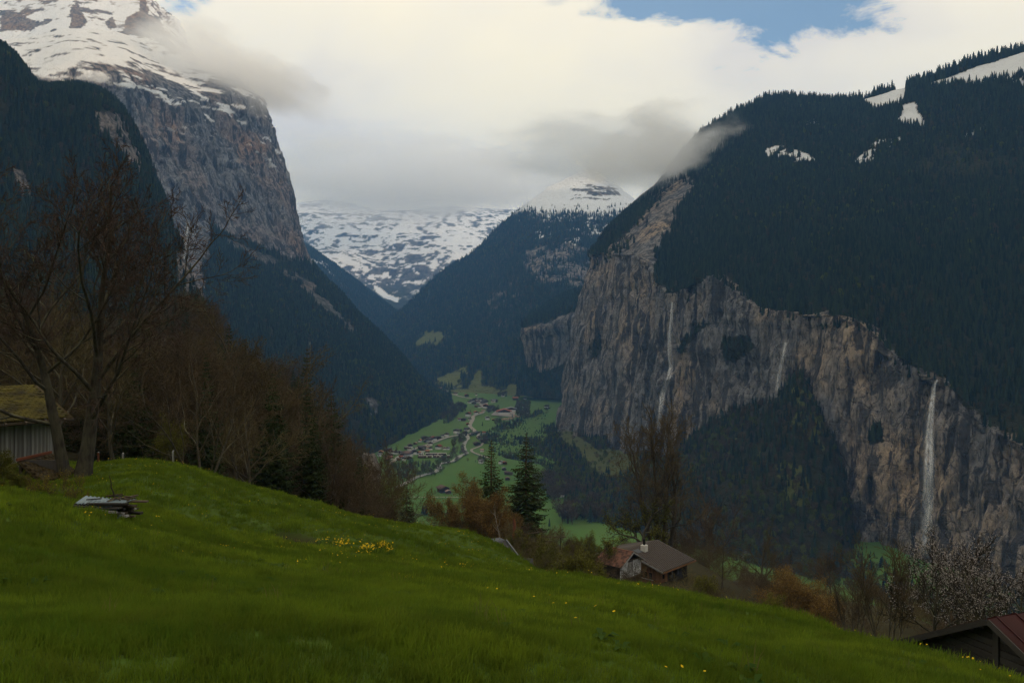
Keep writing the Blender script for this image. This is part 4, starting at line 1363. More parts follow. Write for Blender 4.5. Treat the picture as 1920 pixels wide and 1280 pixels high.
WOODG = 'trees of the wood behind the meadow crest'
lst = [
    (t_spread, 215, 56, 590, 0.3, 'pale-stemmed leafless tree just right of the great maple'),
    (t_multi, 380, 58, 600, 0.9, 'wide many-stemmed leafless tree above the crest of the mound'),
    (t_dense, 612, 78, 770, 2.1, 'rounded leafless tree at the right end of the wood'),
    (t_spread, 95, 62, 480, 2.4, 'leafless tree with twin pale stems behind the barn'),
    (t_multi, 15, 70, 520, 4.0, 'leafless tree at the left edge behind the barn roof'),
    (t_bud, 450, 84, 555, 0.4, 'tall rust-budded tree whose crown shows against the blue slope'),
    (t_bud, 310, 80, 580, 1.9, 'rust-budded tree between the maple and the many-stemmed tree'),
    (t_dense, 525, 92, 660, 3.3, 'dense brown leafless tree left of the tall dark spruce'),
    (t_spread, 475, 66, 720, 5.0, 'leafless tree with drooping branches over the falling crest'),
    (t_dense, 255, 95, 570, 0.8, 'leafless tree deep in the wood behind the maple'),
    (t_multi, 160, 98, 560, 2.8, 'leafless tree deep in the wood above the barn'),
    (t_bud, 535, 112, 640, 3.9, 'rust-budded tree on the shoulder of the wood'),
    (t_spread, 410, 110, 590, 1.2, 'tall leafless tree at the back of the wood'),
    (t_multi, 690, 96, 890, 1.7, 'small leafless tree among the spruces at the end of the wood'),
    (t_dense, 60, 110, 560, 1.1, 'leafless tree at the back left of the wood'),
    (t_olive, 703, 104, 868, 0.7, 'yellow-green budding tree beside the pale rock outcrop'),
    (t_olive, 330, 64, 760, 2.2, 'low olive-green budding tree at the mound crest'),
    (sp_a, 620, 108, 724, 0.2, 'tall dark spruce rising from the end of the wood'),
    (sp_a, 762, 125, 902, 1.2, 'spruce standing alone at the right end of the wood'),
    (sp_a, 508, 100, 690, 2.2, 'dark spruce half hidden behind leafless trees'),
    (sp_b, 560, 114, 700, 3.1, 'spruce left of the tall dark spruce'),
    (sp_b, 655, 96, 850, 0.9, 'low spruce at the foot of the tall dark spruce'),
    (sp_a, 732, 118, 905, 4.2, 'spruce second from the right end of the wood'),
    (sp_a, 430, 150, 600, 5.2, 'spruce top showing behind the tall rust-budded tree'),
    (sp_b, 20, 120, 520, 1.4, 'dark spruce at the left edge of the wood'),
    (sp_a, 105, 140, 560, 2.9, 'dark spruce in the wood behind the barn'),
    (sp_b, 575, 175, 648, 2.0, 'spruce on the skyline of the wooded spur beside the mast'),
]
used = set()
for root, px_, Y_, top_, rz_, lab in lst:
    place(root, px_, 0, Y_, lab, group=WOODG, rz=rz_, first=root.name not in used, sink=0.3, top=top_)
    used.add(root.name)

# ---- trees on the lower slope, centre and right
t_rust = make_bare('rusty_bush', 41, 7, P_(levels=5, n=(8, 8, 7, 5), r0=0.07, trunk=0.60, angle=(62, 55, 48, 44), tip=0.010, **{'from': (0.08, 0.15, 0.15, 0.1)}, ratio=(0.85, 0.6, 0.5, 0.45)), M_bark2, M_twig, [(-1.2, 0, (-0.5, 0), 0.9, 1), (0, 0.4, (0, 0.2), 1.05, 1), (1.2, 0, (0.5, 0), 0.9, 1), (0, -0.6, (0.1, -0.4), 0.8, 0.8)], (M_leaf_rust, 2, 0.055, 0.20, 'buds'))
t_poplar = make_bare('leafless_tree', 44, 24, P_(levels=5, n=(12, 9, 8, 6), r0=0.42, trunk=0.80, angle=(46, 48, 46, 42), ratio=(0.36, 0.55, 0.5, 0.45), short=(0.35, 0.4, 0.4, 0.4), rr=(0.34, 0.5, 0.5, 0.5), tip=0.020, wobble=(0.05, 0.14, 0.17, 0.2, 0.2), up=(0.05, 0.09, 0.06, 0.04, 0.02), **{'from': (0.22, 0.2, 0.2, 0.15)}), M_bark2, M_twig_pale,
                     [(-1.1, 0, (-0.26, 0), 0.92, 0.8), (-0.3, 0.3, (-0.09, 0.03), 1.0, 0.9), (0.4, 0, (0.08, 0), 1.02, 1.0), (1.2, 0.1, (0.28, 0), 0.95, 1.0)])
t_thin = make_bare('birch_tree', 47, 9, P_(levels=4, n=(12, 6, 5), r0=0.075, trunk=0.85, angle=(48, 44, 40), ratio=(0.26, 0.5, 0.5), tip=0.012, **{'from': (0.3, 0.2, 0.2)}), M_birch, M_twig_y)
t_whip = make_bare('leafless_shrub', 49, 9, P_(levels=4, n=(9, 8, 6), r0=0.07, trunk=0.75, angle=(30, 36, 40), ratio=(0.42, 0.5, 0.5), tip=0.012, **{'from': (0.35, 0.2, 0.2)}), M_bark2, M_twig,
                   [(-0.5, 0, (-0.22, 0), 0.95, 0.8), (-0.2, 0.2, (-0.08, 0.1), 1.0, 0.9), (0.1, 0, (0.06, 0), 1.02, 1.0), (0.5, 0.1, (0.22, 0), 0.95, 1.0), (0.2, -0.2, (0.3, -0.1), 0.8, 0.7)])
t_apple = make_bare('gnarled_tree', 52, 6, P_(levels=5, n=(7, 7, 6, 5), r0=0.16, trunk=0.45, wobble=(0.16, 0.25, 0.26, 0.25, 0.2), ratio=(0.9, 0.55, 0.5, 0.45), tip=0.010), M_bark2, M_twig_dark, None, (M_leaf_olive, 1, 0.05, 0.10, 'leaves'))
t_blossom = make_bare('blossom_tree', 55, 8, P_(levels=5, n=(9, 8, 7, 5), r0=0.15, trunk=0.55, tip=0.009, angle=(52, 48, 46, 42)), M_bark2, M_twig_dark, [(-0.3, 0, (-0.2, 0), 1, .8), (0.3, 0, (0.25, 0), 1, .9)], (M_blossom, 1, 0.042, 0.05, 'blossom'))
b_olive = make_bare('spring_shrub', 58, 3.2, P_(levels=4, n=(9, 8, 7), r0=0.035, trunk=0.62, angle=(46, 44, 42), ratio=(0.6, 0.55, 0.5), tip=0.008, **{'from': (0.1, 0.1, 0.1)}), M_bark2, M_twig_y,
                    [(-0.7, 0, (-0.5, 0), 0.9, 1), (-0.2, 0.3, (-0.1, 0.3), 1.05, 1), (0.3, -0.2, (0.1, -0.3), 1.0, 1), (0.8, 0, (0.5, 0), 0.9, 1), (0, 0, (0, 0), 1.1, 1)], (M_leaf_olive, 3, 0.04, 0.09, 'leaves'))
b_yel = make_bare('spring_shrub', 59, 3.0, P_(levels=4, n=(9, 8, 7), r0=0.03, trunk=0.62, angle=(40, 44, 42), ratio=(0.6, 0.55, 0.5), tip=0.008, **{'from': (0.1, 0.1, 0.1)}), M_bark2, M_twig,
                  [(-0.6, 0, (-0.4, 0), 0.9, 1), (0, 0.3, (0, 0.3), 1.05, 1), (0.6, -0.1, (0.4, -0.1), 1.0, 1)], (M_leaf_yel, 1, 0.028, 0.08, 'leaves'))

SLOPE = 'trees and shrubs on the slope beyond the meadow'
lst = [
    (sp_b, 921, 128, 820, 0.5, 'tall spruce with bare reddish trunk, left of the pair'),
    (sp_a, 986, 128, 806, 1.7, 'tall full spruce, right of the pair'),
    (sp_b, 889, 132, 888, 2.6, 'short spruce showing above the rusty bush'),
    (t_rust, 882, 112, 888, 0.3, 'large rounded bush covered in rusty buds below the spruces'),
    (t_thin, 940, 100, 928, 0.3, 'thin pale-stemmed tree in front of the tall spruces'),
    (t_rust, 930, 118, 925, 2.3, 'smaller rusty bush between the two tall spruces'),
    (b_olive, 985, 84, 985, 0.6, 'olive-green shrub below the tall full spruce'),
    (b_olive, 935, 78, 1000, 1.6, 'olive-green shrub behind the slate shed roof'),
    (b_olive, 1020, 76, 1010, 2.6, 'olive-green shrub right of the slate shed roof'),
    (t_olive, 1050, 86, 1000, 0.9, 'leafing shrub tree halfway to the chalet'),
    (b_olive, 1075, 74, 1025, 3.6, 'brownish shrub at the crest left of the chalet'),
    (b_olive, 1100, 82, 1030, 5.2, 'shrub beside the tiled annex of the chalet'),
    (t_olive, 1095, 104, 985, 4.1, 'leafing tree with thin yellow-green twigs left of the gnarled tree'),
    (t_apple, 1128, 118, 1000, 1.0, 'small dark gnarled tree beside the tiled annex'),
    (t_poplar, 1238, 150, 742, 0.0, 'huge many-trunked leafless tree behind the chalet'),
    (t_apple, 1204, 148, 930, 2.0, 'dark-trunked tree left of the huge leafless tree'),
    (t_spread, 1352, 120, 985, 1.0, 'leafless tree standing right of the chalet'),
    (t_spread, 1420, 165, 960, 2.0, 'leafless tree on the dark slope right of the chalet'),
    (t_dense, 1330, 178, 900, 3.0, 'leafless tree behind the right gable of the chalet'),
    (t_rust, 1505, 88, 1052, 1.9, 'rusty yellow bush on the dark slope'),
    (b_olive, 1450, 84, 1105, 2.4, 'low green bush left of the rusty yellow bush'),
    (b_olive, 1320, 100, 1070, 1.4, 'green bush at the right corner of the chalet'),
    (t_dense, 1560, 120, 1010, 0.7, 'leafless bush tree behind the rusty yellow bush'),
    (t_whip, 1662, 52, 985, 0.4, 'tall leafless shrub of many straight stems behind the meadow edge'),
    (t_whip, 1600, 66, 1060, 2.4, 'slender leafless shrub left of the straight-stemmed one'),
    (t_blossom, 1762, 52, 958, 0.2, 'fruit tree sprinkled with white blossom in front of the waterfall'),
    (t_blossom, 1880, 46, 1005, 2.2, 'fruit tree thick with white blossom above the red roof'),
    (t_dense, 1700, 95, 1040, 4.4, 'leafless tree behind the blossoming fruit trees'),
    (t_multi, 1830, 90, 1030, 1.3, 'leafless tree behind the white blossom at the right edge'),
    (t_multi, 1480, 130, 1020, 3.1, 'leafless tree on the slope above the rusty yellow bush'),
]
for root, px_, Y_, top_, rz_, lab in lst:
    place(root, px_, 0, Y_, lab, cat='shrub' if ('bush' in lab or 'shrub' in lab) and 'tree' not in lab.split(' ')[-1] else 'tree', group=SLOPE, rz=rz_, first=root.name not in used, sink=0.3, top=top_, wide=1.3 if 'of the pair' in lab else 1.0)
    used.add(root.name)

# ---- undergrowth and back of the wood: masses nobody could count
def rich(name, root):
    o = bpy.data.objects.new(name, [c for c in root.children if c.name.startswith('crown')][0].data)
    return o


K_rich = kind_collection('rich_crowns', [rich('twig_crown_%s' % 'abcd'[i], q) for i, q in enumerate((t_dense, t_multi, t_spread, t_olive))])
K_fir = kind_collection('rich_firs', [rich('fir_crown_%s' % 'ab'[i], q) for i, q in enumerate((sp_a, sp_b))])
W_ = np.zeros(len(PX))
W_[in_poly(PX, PY, [(-300, 500), (420, 560), (560, 690), (635, 810), (690, 930), (735, 1100), (690, 1200), (500, 980), (300, 900), (-300, 900)]) & (rad > 74) & (rad < 420)] = 1.0
p = sample_grid(GG, W_, 1 / 26., 401)
rr_ = np.hypot(p[:, 0], p[:, 1])
r_ = np.random.default_rng(402)
t = r_.random(len(p))
fir = t < 0.40
q = p[fir]
h = r_.uniform(8, 15, len(q)) / 16.0
scatter('conifer_wood', K_fir, 2, q - np.array([0, 0, .5]), np.stack([h * .9, h * .9, h], 1), np.stack([q[:, 0] * 0, q[:, 0] * 0, r_.uniform(0, 6, len(q))], 1), 'dark conifers of the wooded spur behind the meadow crest', 403)
q = p[~fir]
h = r_.uniform(6, 12, len(q)) / 10.0
scatter('leafless_wood', K_rich, 4, q - np.array([0, 0, .5]), np.stack([h, h, h], 1), np.stack([q[:, 0] * 0, q[:, 0] * 0, r_.uniform(0, 6, len(q))], 1), 'brown leafless trees of the wooded spur behind the meadow crest', 404)
# low scrub on the slope right of centre
W_ = np.zeros(len(PX))
W_[(PX > 960) & (PX < 2000) & (rad > 62) & (rad < 330)] = 1.0
W_[(PX > 1105) & (PX < 1330) & (rad > 88) & (rad < 150)] = 0.0
W_[(PX > 1640) & (rad < 70)] = 0.0
p = sample_grid(GG, W_, 1 / 30., 411)
rr_ = np.hypot(p[:, 0], p[:, 1])
h = r_.uniform(1.6, 3.2, len(p)) * (1 + 1.6 * sstep(120, 220, rr_)) / 10.0
scatter('scrub', K_rich, 4, p - np.array([0, 0, .2]), np.stack([h * 1.5, h * 1.5, h], 1), np.stack([p[:, 0] * 0, p[:, 0] * 0, r_.uniform(0, 6, len(p))], 1), 'brown scrub covering the slope below the meadow', 412)
# ------------------------------------------------------------------ buildings near the camera
def wood_mat(name, c0, c1, scale=(8, 8, 1.0), rough=0.85, stain=None):
    m, nt, b = new_mat(name, rough, 0.15)
    ob = N(nt, 'ShaderNodeTexCoord').outputs['Object']
    info = N(nt, 'ShaderNodeObjectInfo')
    n1 = noise(nt, mapping(nt, ob, scale=scale), 2.0, 5, 0.65)
    n2 = noise(nt, ob, 1.3, 4, 0.6)
    f = math_node(nt, 'ADD', math_node(nt, 'MULTIPLY', n1, 0.6), math_node(nt, 'MULTIPLY', info.outputs['Random'], 0.4))
    col = mixc(nt, ramp(nt, f, [(0.25, g(0)), (0.7, g(1))]), c0, c1)
    if stain:
        col = mixc(nt, ramp(nt, n2, [(0.5, g(0)), (0.68, g(0.8))]), col, stain)
    L(nt, col, b.inputs['Base Color'])
    bump(nt, b, n1, 0.5, 0.02)
    return m


M_board_grey = wood_mat('weathered_boards', (0.20, 0.195, 0.19), (0.44, 0.43, 0.42), stain=(0.10, 0.085, 0.075))
M_board_brown = wood_mat('brown_boards', (0.15, 0.075, 0.038), (0.30, 0.155, 0.080))
M_board_dark = wood_mat('tarred_boards', (0.022, 0.020, 0.019), (0.060, 0.054, 0.050))
M_board_white = wood_mat('whitewashed_boards', (0.42, 0.43, 0.45), (0.60, 0.61, 0.63), (1.0, 8, 8))
M_beam = wood_mat('old_beam', (0.06, 0.045, 0.033), (0.13, 0.10, 0.075))
M_moss = simple_mat('mossy_shingle', (0.022, 0.018, 0.012), (0.120, 0.100, 0.016), 0.0, scale=1.1)
M_moss_dark = simple_mat('rotten_shingle', (0.030, 0.022, 0.015), (0.085, 0.062, 0.025), 0.3, scale=1.8)
M_slate = simple_mat('slate', (0.045, 0.050, 0.058), (0.11, 0.115, 0.125), 0.6, 0.55)
M_tile = simple_mat('clay_tile', (0.075, 0.042, 0.033), (0.18, 0.090, 0.064), 0.75, 0.75)
M_roofdark = simple_mat('dark_roof_tile', (0.048, 0.038, 0.033), (0.080, 0.066, 0.058), 0.7, 0.7)
M_redmetal = simple_mat('red_sheet_roof', (0.030, 0.010, 0.010), (0.055, 0.015, 0.015), 0.3, 0.5)
M_metal = simple_mat('galvanised_sheet', (0.10, 0.14, 0.17), (0.24, 0.30, 0.34), 0.4, 0.45)
M_stone = simple_mat('rubble_stone', (0.16, 0.145, 0.12), (0.38, 0.35, 0.30), 0.6, 0.9, 2.0)
M_plaster = simple_mat('white_plaster', (0.55, 0.53, 0.50), (0.72, 0.70, 0.66), 0.2)
M_glass = simple_mat('dark_window', (0.010, 0.012, 0.015), (0.02, 0.022, 0.026), 0.3, 0.1)
M_rust = simple_mat('rusty_edge', (0.12, 0.045, 0.025), (0.22, 0.085, 0.05), 0.3)
M_black = simple_mat('black_flue', (0.012, 0.012, 0.012), (0.03, 0.03, 0.03), 0.3)

_cube_v = np.array([(x, y, z) for x in (-.5, .5) for y in (-.5, .5) for z in (-.5, .5)], float)
_cube_f = [(0, 1, 3, 2), (4, 6, 7, 5), (0, 4, 5, 1), (2, 3, 7, 6), (0, 2, 6, 4), (1, 5, 7, 3)]
_cubes = {}


def piece(name, c, s, mat, parent, rot=(0, 0, 0)):
    """Box-shaped piece (board, beam, tile) that shares one mesh per material."""
    k = mat.name
    if k not in _cubes:
        bm = bmesh.new()
        bmesh.ops.create_cube(bm, size=1.0)
        bmesh.ops.bevel(bm, geom=bm.edges[:] + bm.verts[:], offset=0.03, segments=1, affect='EDGES')
        me = bpy.data.meshes.new('piece_' + k)
        bm.to_mesh(me)
        bm.free()
        me.materials.append(mat)
        _cubes[k] = me
    o = bpy.data.objects.new(name, _cubes[k])
    o.location = c
    o.scale = s
    o.rotation_euler = rot
    o.parent = parent
    C.objects.link(o)
    return o


def slab(name, quad, th, mat, parent):
    """Thick plate from four corners (given counter-clockwise seen from outside)."""
    q = np.array(quad, float)
    n = np.cross(q[1] - q[0], q[3] - q[0])
    n /= np.linalg.norm(n)
    V = np.concatenate([q, q - n * th])
    return mesh_obj(name, V, [(0, 1, 2, 3), (7, 6, 5, 4), (0, 4, 5, 1), (1, 5, 6, 2), (2, 6, 7, 3), (3, 7, 4, 0)], mat, parent)


def prism(name, outline, axis_len, mat, parent, rot=0.0):
    """Vertical polygon outline in local (x, z), extruded along +y."""
    n = len(outline)
    V = [(x, 0, z) for x, z in outline] + [(x, axis_len, z) for x, z in outline]
    Fc = [tuple(range(n)), tuple(range(2 * n - 1, n - 1, -1))] + [(i, i + n, (i + 1) % n + n, (i + 1) % n) for i in range(n)]
    return mesh_obj(name, V, Fc, mat, parent)


def tile_rows(parent, p0, ux, uy, nrm_, w, h, nx, ny, mat, name='tile', jit=0.02, seed=1, keep=None, stuff=False, gap=0.97, th=0.03):
    """Overlapping tiles laid in courses on a roof plane. p0 eave corner, ux along the eave, uy up the slope."""
    r = random.Random(seed)
    ux, uy, nn = Vector(ux).normalized(), Vector(uy).normalized(), Vector(nrm_).normalized()
    M = Matrix((ux, uy, nn)).transposed().to_4x4()
    tilt = Matrix.Rotation(0.09, 4, 'X')
    allV, allF, nvv = [], [], 0
    for j in range(ny):
        for i in range(nx):
            if keep and not keep(i / nx, j / ny):
                continue
            off = 0.5 * w * (j % 2)
            c = Vector(p0) + ux * (i * w + off + w * 0.5) + uy * (j * h + h * 0.55) + nn * (0.03 + r.uniform(0, jit))
            sx, sy = w * gap, h * 1.18
            if stuff:
                R_ = (M @ tilt).to_3x3()
                v = [c + R_ @ Vector((x * sx, y * sy, z * th)) for x, y, z in _cube_v]
                allV += [tuple(q) for q in v]
                allF += [tuple(k + nvv for k in f) for f in _cube_f]
                nvv += 8
            else:
                o = piece(name, c, (sx, sy, th), mat, parent)
                o.rotation_euler = (M @ tilt @ Matrix.Rotation(r.gauss(0, 0.02), 4, 'Z')).to_euler()
    if stuff:
        o = mesh_obj(name, allV, allF, mat, parent)
        o['kind'] = 'stuff'


# --- weathered barn at the left edge
X, Y, Z = at(96, 778, 44)
rz = math.radians(50)
barn = empty('barn', (X, Y, Z - 3.6), rz)
tag(barn, 'weathered grey board barn with mossy roof at the left edge', 'barn')
Wd, Dp, EH = 8.6, 7.0, 3.6
prism('wall_core', [(-Wd + 0.1, -1.5), (-0.1, -1.5), (-0.1, EH), (-Wd + 0.1, EH)], Dp - 0.2, M_board_dark, barn).location = (0, 0.1, 0)
r = random.Random(3)
xx = 0.0
while xx > -Wd:
    w_ = r.uniform(0.16, 0.24)
    piece('board', (xx - w_ / 2, 0.0, EH / 2 - 0.75 + r.uniform(-.04, .04)), (w_ * 0.93, 0.05 + r.uniform(0, .03), EH + 1.5), M_board_grey, barn, (0, r.gauss(0, 0.004), 0))
    xx -= w_
piece('corner_post', (0.0, 0.02, EH / 2 - 0.7), (0.16, 0.16, EH + 1.4), M_board_grey, barn)
piece('stain_strip', (-Wd / 2, -0.08, EH - 0.20), (Wd, 0.04, 0.32), M_beam, barn)  # thin brown strip standing for the dark stain along the board tops
for k in range(10):
    piece('rafter', (-k * 0.9 + 0.3, -0.15, EH + 0.02), (0.10, 1.6, 0.12), M_beam, barn, (0.29, 0, 0))
ov, ri = 0.75, 1.25
for sgn in (1, -1):
    y0, yr = (-ov, Dp / 2) if sgn > 0 else (Dp + ov, Dp / 2)
    quad = [(-Wd - 0.6, y0, EH - 0.12), (0.75, y0, EH - 0.12), (0.75, yr, EH + ri), (-Wd - 0.6, yr, EH + ri)]
    if sgn < 0:
        quad = quad[::-1]
    slab('roof', quad, 0.10, M_moss_dark, barn)
up_ = Vector((0, Dp / 2 + ov, ri + 0.12)).normalized()
tile_rows(barn, (-Wd - 0.6, -ov, EH - 0.10), (1, 0, 0), up_, Vector((1, 0, 0)).cross(up_), 0.30, 0.20, 32, 22, M_moss, 'shingles', 0.03, 4, stuff=True)
piece('eave_board', (-Wd / 2 + 0.1, -ov - 0.03, EH - 0.19), (Wd + 1.3, 0.04, 0.10), M_beam, barn)

# --- low rotten lean-to below the barn
leanto = empty('lean_to', at(75, 905, 39.5))
tag(leanto, 'low mossy lean-to roof sagging in front of the barn wall', 'shed')
o0 = Vector(leanto.location)
A_, B_, C_, D_ = (Vector(at(*q)) - o0 for q in ((33, 864, 40.5), (97, 849, 43.2), (146, 884, 41.6), (78, 906, 39.2)))
slab('roof', [D_, C_, B_, A_], 0.12, M_moss_dark, leanto)
tile_rows(leanto, D_ , (C_ - D_), (A_ - D_), (C_ - D_).cross(A_ - D_), 0.24, 0.22, 9, 9, M_moss_dark, 'shingles', 0.05, 6, stuff=True)
e_ = B_ - A_
piece('ridge_board', (A_ + B_) / 2 + Vector((0, -0.06, 0.06)), (e_.length, 0.10, 0.12), M_rust, leanto, (0, -math.asin(e_.z / e_.length), math.atan2(e_.y, e_.x)))
for q in (A_, D_, C_ * 0.9):
    piece('post', q + Vector((0.1, 0.1, -0.8)), (0.14, 0.14, 1.5), M_beam, leanto)
prism('back_wall', [(0, -1.2), (1.9, -1.2), (1.9, 0.9), (0, 0.9)], 0.1, M_board_dark, leanto).location = A_ + Vector((0.2, 0.2, -0.9))

# --- pile of old planks under metal sheets
X, Y, _ = at(210, 0, 25.6)
zb = gz(X, Y)
pile = empty('plank_pile', (X, Y, zb), math.radians(-12))
tag(pile, 'heap of old planks topped with bent metal sheets on the meadow', 'wood pile')
r = random.Random(9)
for k in range(26):
    ly = k // 5
    ln_ = r.uniform(0.9, 1.6)
    piece('plank', (r.uniform(-.16, .20), r.uniform(-.45, .45), 0.04 + ly * 0.085 + r.uniform(-.02, .02)), (ln_, r.uniform(.10, .20), r.uniform(.035, .07)), r.choice((M_board_dark, M_beam, M_beam, M_board_grey)), pile, (r.gauss(0, .06), r.gauss(0, .07), r.gauss(0, .16)))


def sheet(cx, cy, cz, lx, ly, rot):
    nx, ny = 26, 4
    V = [((i / (nx - 1) - .5) * lx, (j / (ny - 1) - .5) * ly, 0.018 * math.sin(i * 1.6) - 0.06 * (j / ny) ** 2) for i in range(nx) for j in range(ny)]
    o = mesh_obj('metal_sheet', V, grid_faces(nx, ny), M_metal, pile, True)
    o.location, o.rotation_euler = (cx, cy, cz), rot
    sm = o.modifiers.new('thick', 'SOLIDIFY')
    sm.thickness = 0.006


sheet(-.42, -.25, .54, .75, .62, (0.20, 0.10, 0.2))
sheet(-.10, -.38, .47, .75, .30, (0.55, 0.10, 0.06))
sheet(.40, -.10, .54, .62, .5, (0.10, -0.06, -0.1))
sheet(.22, -.52, .24, .42, .34, (0.9, 0.15, 0.2))
sheet(.50, -.50, .10, .28, .34, (1.15, 0.0, -0.2))
for k in range(14):
    piece('debris', (r.uniform(-.6, .65), r.uniform(-.4, .4), .55 + r.uniform(0, .05)), (r.uniform(.12, .5), r.uniform(.03, .08), .03), r.choice((M_beam, M_board_dark, M_moss_dark)), pile, (r.gauss(0, .15), r.gauss(0, .15), r.uniform(0, 3)))
tb = Tubes()
tb.add([(0.0, 0.1, 0.45), (-0.02, 0.1, 0.70), (-0.10, 0.1, 0.85), (-0.10, 0.1, 0.98), (-0.17, 0.1, 1.22)], [.022, .02, .018, .015, .008], 6)
tb.build('stick', M_twig_dark, pile)

# --- slate roof of a shed sunk in the slope
shed = empty('slate_shed', at(930, 1040, 58))
tag(shed, 'slate shed roof half sunk behind the meadow crest', 'shed')
o0 = Vector(shed.location)
A_, B_, C_, D_ = (Vector(at(*q)) - o0 for q in ((866, 1022, 63.5), (948, 1013, 65.0), (976, 1050, 60.0), (895, 1066, 57.5)))
slab('roof', [D_, C_, B_, A_], 0.08, M_board_dark, shed)
ex, ey = (C_ - D_), (A_ - D_)
tile_rows(shed, D_, ex, ey, ex.cross(ey), 0.26, ey.length / 10.0, int(ex.length / 0.26), 10, M_slate, 'slate', 0.015, 5)
prism('wall', [(0, -3.2), (ex.length - .4, -3.2), (ex.length - .4, -0.1), (0, -0.1)], 2.4, M_board_dark, shed).location = D_ + Vector((0.3, 0.5, 0))
e2 = B_ - C_
piece('verge_board', (B_ + C_) / 2 + Vector((0.05, 0, 0.05)), (0.10, e2.length, 0.10), M_slate, shed, (math.asin(e2.z / e2.length), 0, math.atan2(e2.y, e2.x) - math.pi / 2))

# --- chalet with tiled annex
ev = Vector((0.676, 0.737, 0))
rz = math.atan2(ev.y, ev.x)
Cc = Vector(at(1243, 1073, 118))
Rm = Matrix.Rotation(rz, 3, 'Z')
HW, RH, EH, LN = 6.3, 1.75, 2.6, 8.4
base = Cc - Rm @ Vector((0, -HW, 0)) - Vector((0, 0, EH))
chalet = empty('chalet', base, rz)
tag(chalet, 'brown timber chalet with wide dark roof and stone footing below the meadow', 'house')
oh = 0.9
wallp = [(-HW + oh, -3.0), (HW - oh, -3.0), (HW - oh, EH + RH * oh / HW - 0.12), (0, EH + RH - 0.12), (-HW + oh, EH + RH * oh / HW - 0.12)]
w_ = prism('wall', [(-x, z) for x, z in wallp], LN - 1.6, M_board_brown, chalet)
w_.location = (0.8, 0, 0)
w_.rotation_euler = (0, 0, -math.pi / 2)
# gable boards (near-left end)
r = random.Random(21)
yy_ = -HW + oh
while yy_ < HW - oh:
    bw = r.uniform(0.20, 0.30)
    topz = EH + RH * (1 - abs(yy_ + bw / 2) / HW) - 0.14
    piece('board', (0.77, yy_ + bw / 2, topz / 2 - 0.1), (0.05 + r.uniform(0, .02), bw * 0.94, topz + 0.2), M_board_brown, chalet)
    yy_ += bw
# front-right long wall, dark boards over a stone footing
xx = 0.85
while xx < LN - 0.9:
    bw = r.uniform(0.20, 0.30)
    piece('board', (xx + bw / 2, -HW + oh - 0.03, EH / 2 + 0.05), (bw * 0.94, 0.05 + r.uniform(0, .02), EH - 0.1), M_board_brown if xx < 2.4 else M_board_dark, chalet)
    xx += bw
for k in range(5):
    z0 = -2.2 + k * 0.46
    xs = 3.2 + 0.15 * k
    while xs < LN - 0.6:
        bw = r.uniform(0.4, 0.9)
        piece('stone', (xs + bw / 2, -HW + oh - 0.16, z0 + 0.22), (bw * 0.95, 0.34 + r.uniform(0, .08), 0.43), M_stone, chalet, (0, r.gauss(0, .02), 0))
        xs += bw
for sg, nm in ((-1, 'roof'), (1, 'roof')):
    quad = [(0, sg * HW, EH), (LN, sg * HW, EH), (LN, 0, EH + RH), (0, 0, EH + RH)]
    slab(nm, quad if sg < 0 else quad[::-1], 0.16, M_roofdark, chalet)
sl = Vector((0, HW, RH))
tile_rows(chalet, (0.02, -HW, EH), (1, 0, 0), sl, Vector((1, 0, 0)).cross(sl), 0.40, sl.length / 17.0, 20, 17, M_roofdark, 'roof_tile', 0.012, 8, stuff=True)
piece('fascia', (LN / 2, -HW - 0.03, EH - 0.12), (LN, 0.05, 0.20), M_board_brown, chalet)
sa = math.atan2(RH, HW)
piece('verge_board', (-0.03, -HW / 2, EH + RH / 2 - 0.06), (0.05, sl.length, 0.22), M_board_grey, chalet, (sa, 0, 0))
for yw in (-3.9, -3.15, -2.4):
    wn = piece('window', (0.72, yw, 1.55), (0.06, 0.62, 0.95), M_board_brown, chalet)
    piece('pane', (-0.30, 0, 0), (0.8, 0.74, 0.84), M_glass, wn)
piece('sill', (0.68, -3.15, 1.02), (0.12, 2.4, 0.06), M_board_white, chalet)
piece('window', (1.4, -HW + oh - 0.08, 1.65), (0.40, 0.06, 0.6), M_glass, chalet)
piece('shutter', (3.4, -HW + oh - 0.09, 1.5), (0.5, 0.06, 0.9), M_slate, chalet)
piece('shutter', (5.0, -HW + oh - 0.09, 1.6), (0.5, 0.06, 0.9), M_slate, chalet)
piece('rafter_brace', (2.6, -HW + oh - 0.35, EH - 0.45), (0.14, 0.14, 1.0), M_beam, chalet, (-0.7, 0, 0))
ch = piece('chimney', (3.0, -1.3, EH + RH + 0.0), (0.75, 0.75, 1.0), M_plaster, chalet)
piece('flue', (3.0, -1.3, EH + RH + 0.85), (0.26, 0.26, 0.9), M_black, chalet)
piece('flashing', (1.9, -1.0, EH + RH - 0.20), (1.3, 0.9, 0.04), M_slate, chalet, (sa, 0, 0))

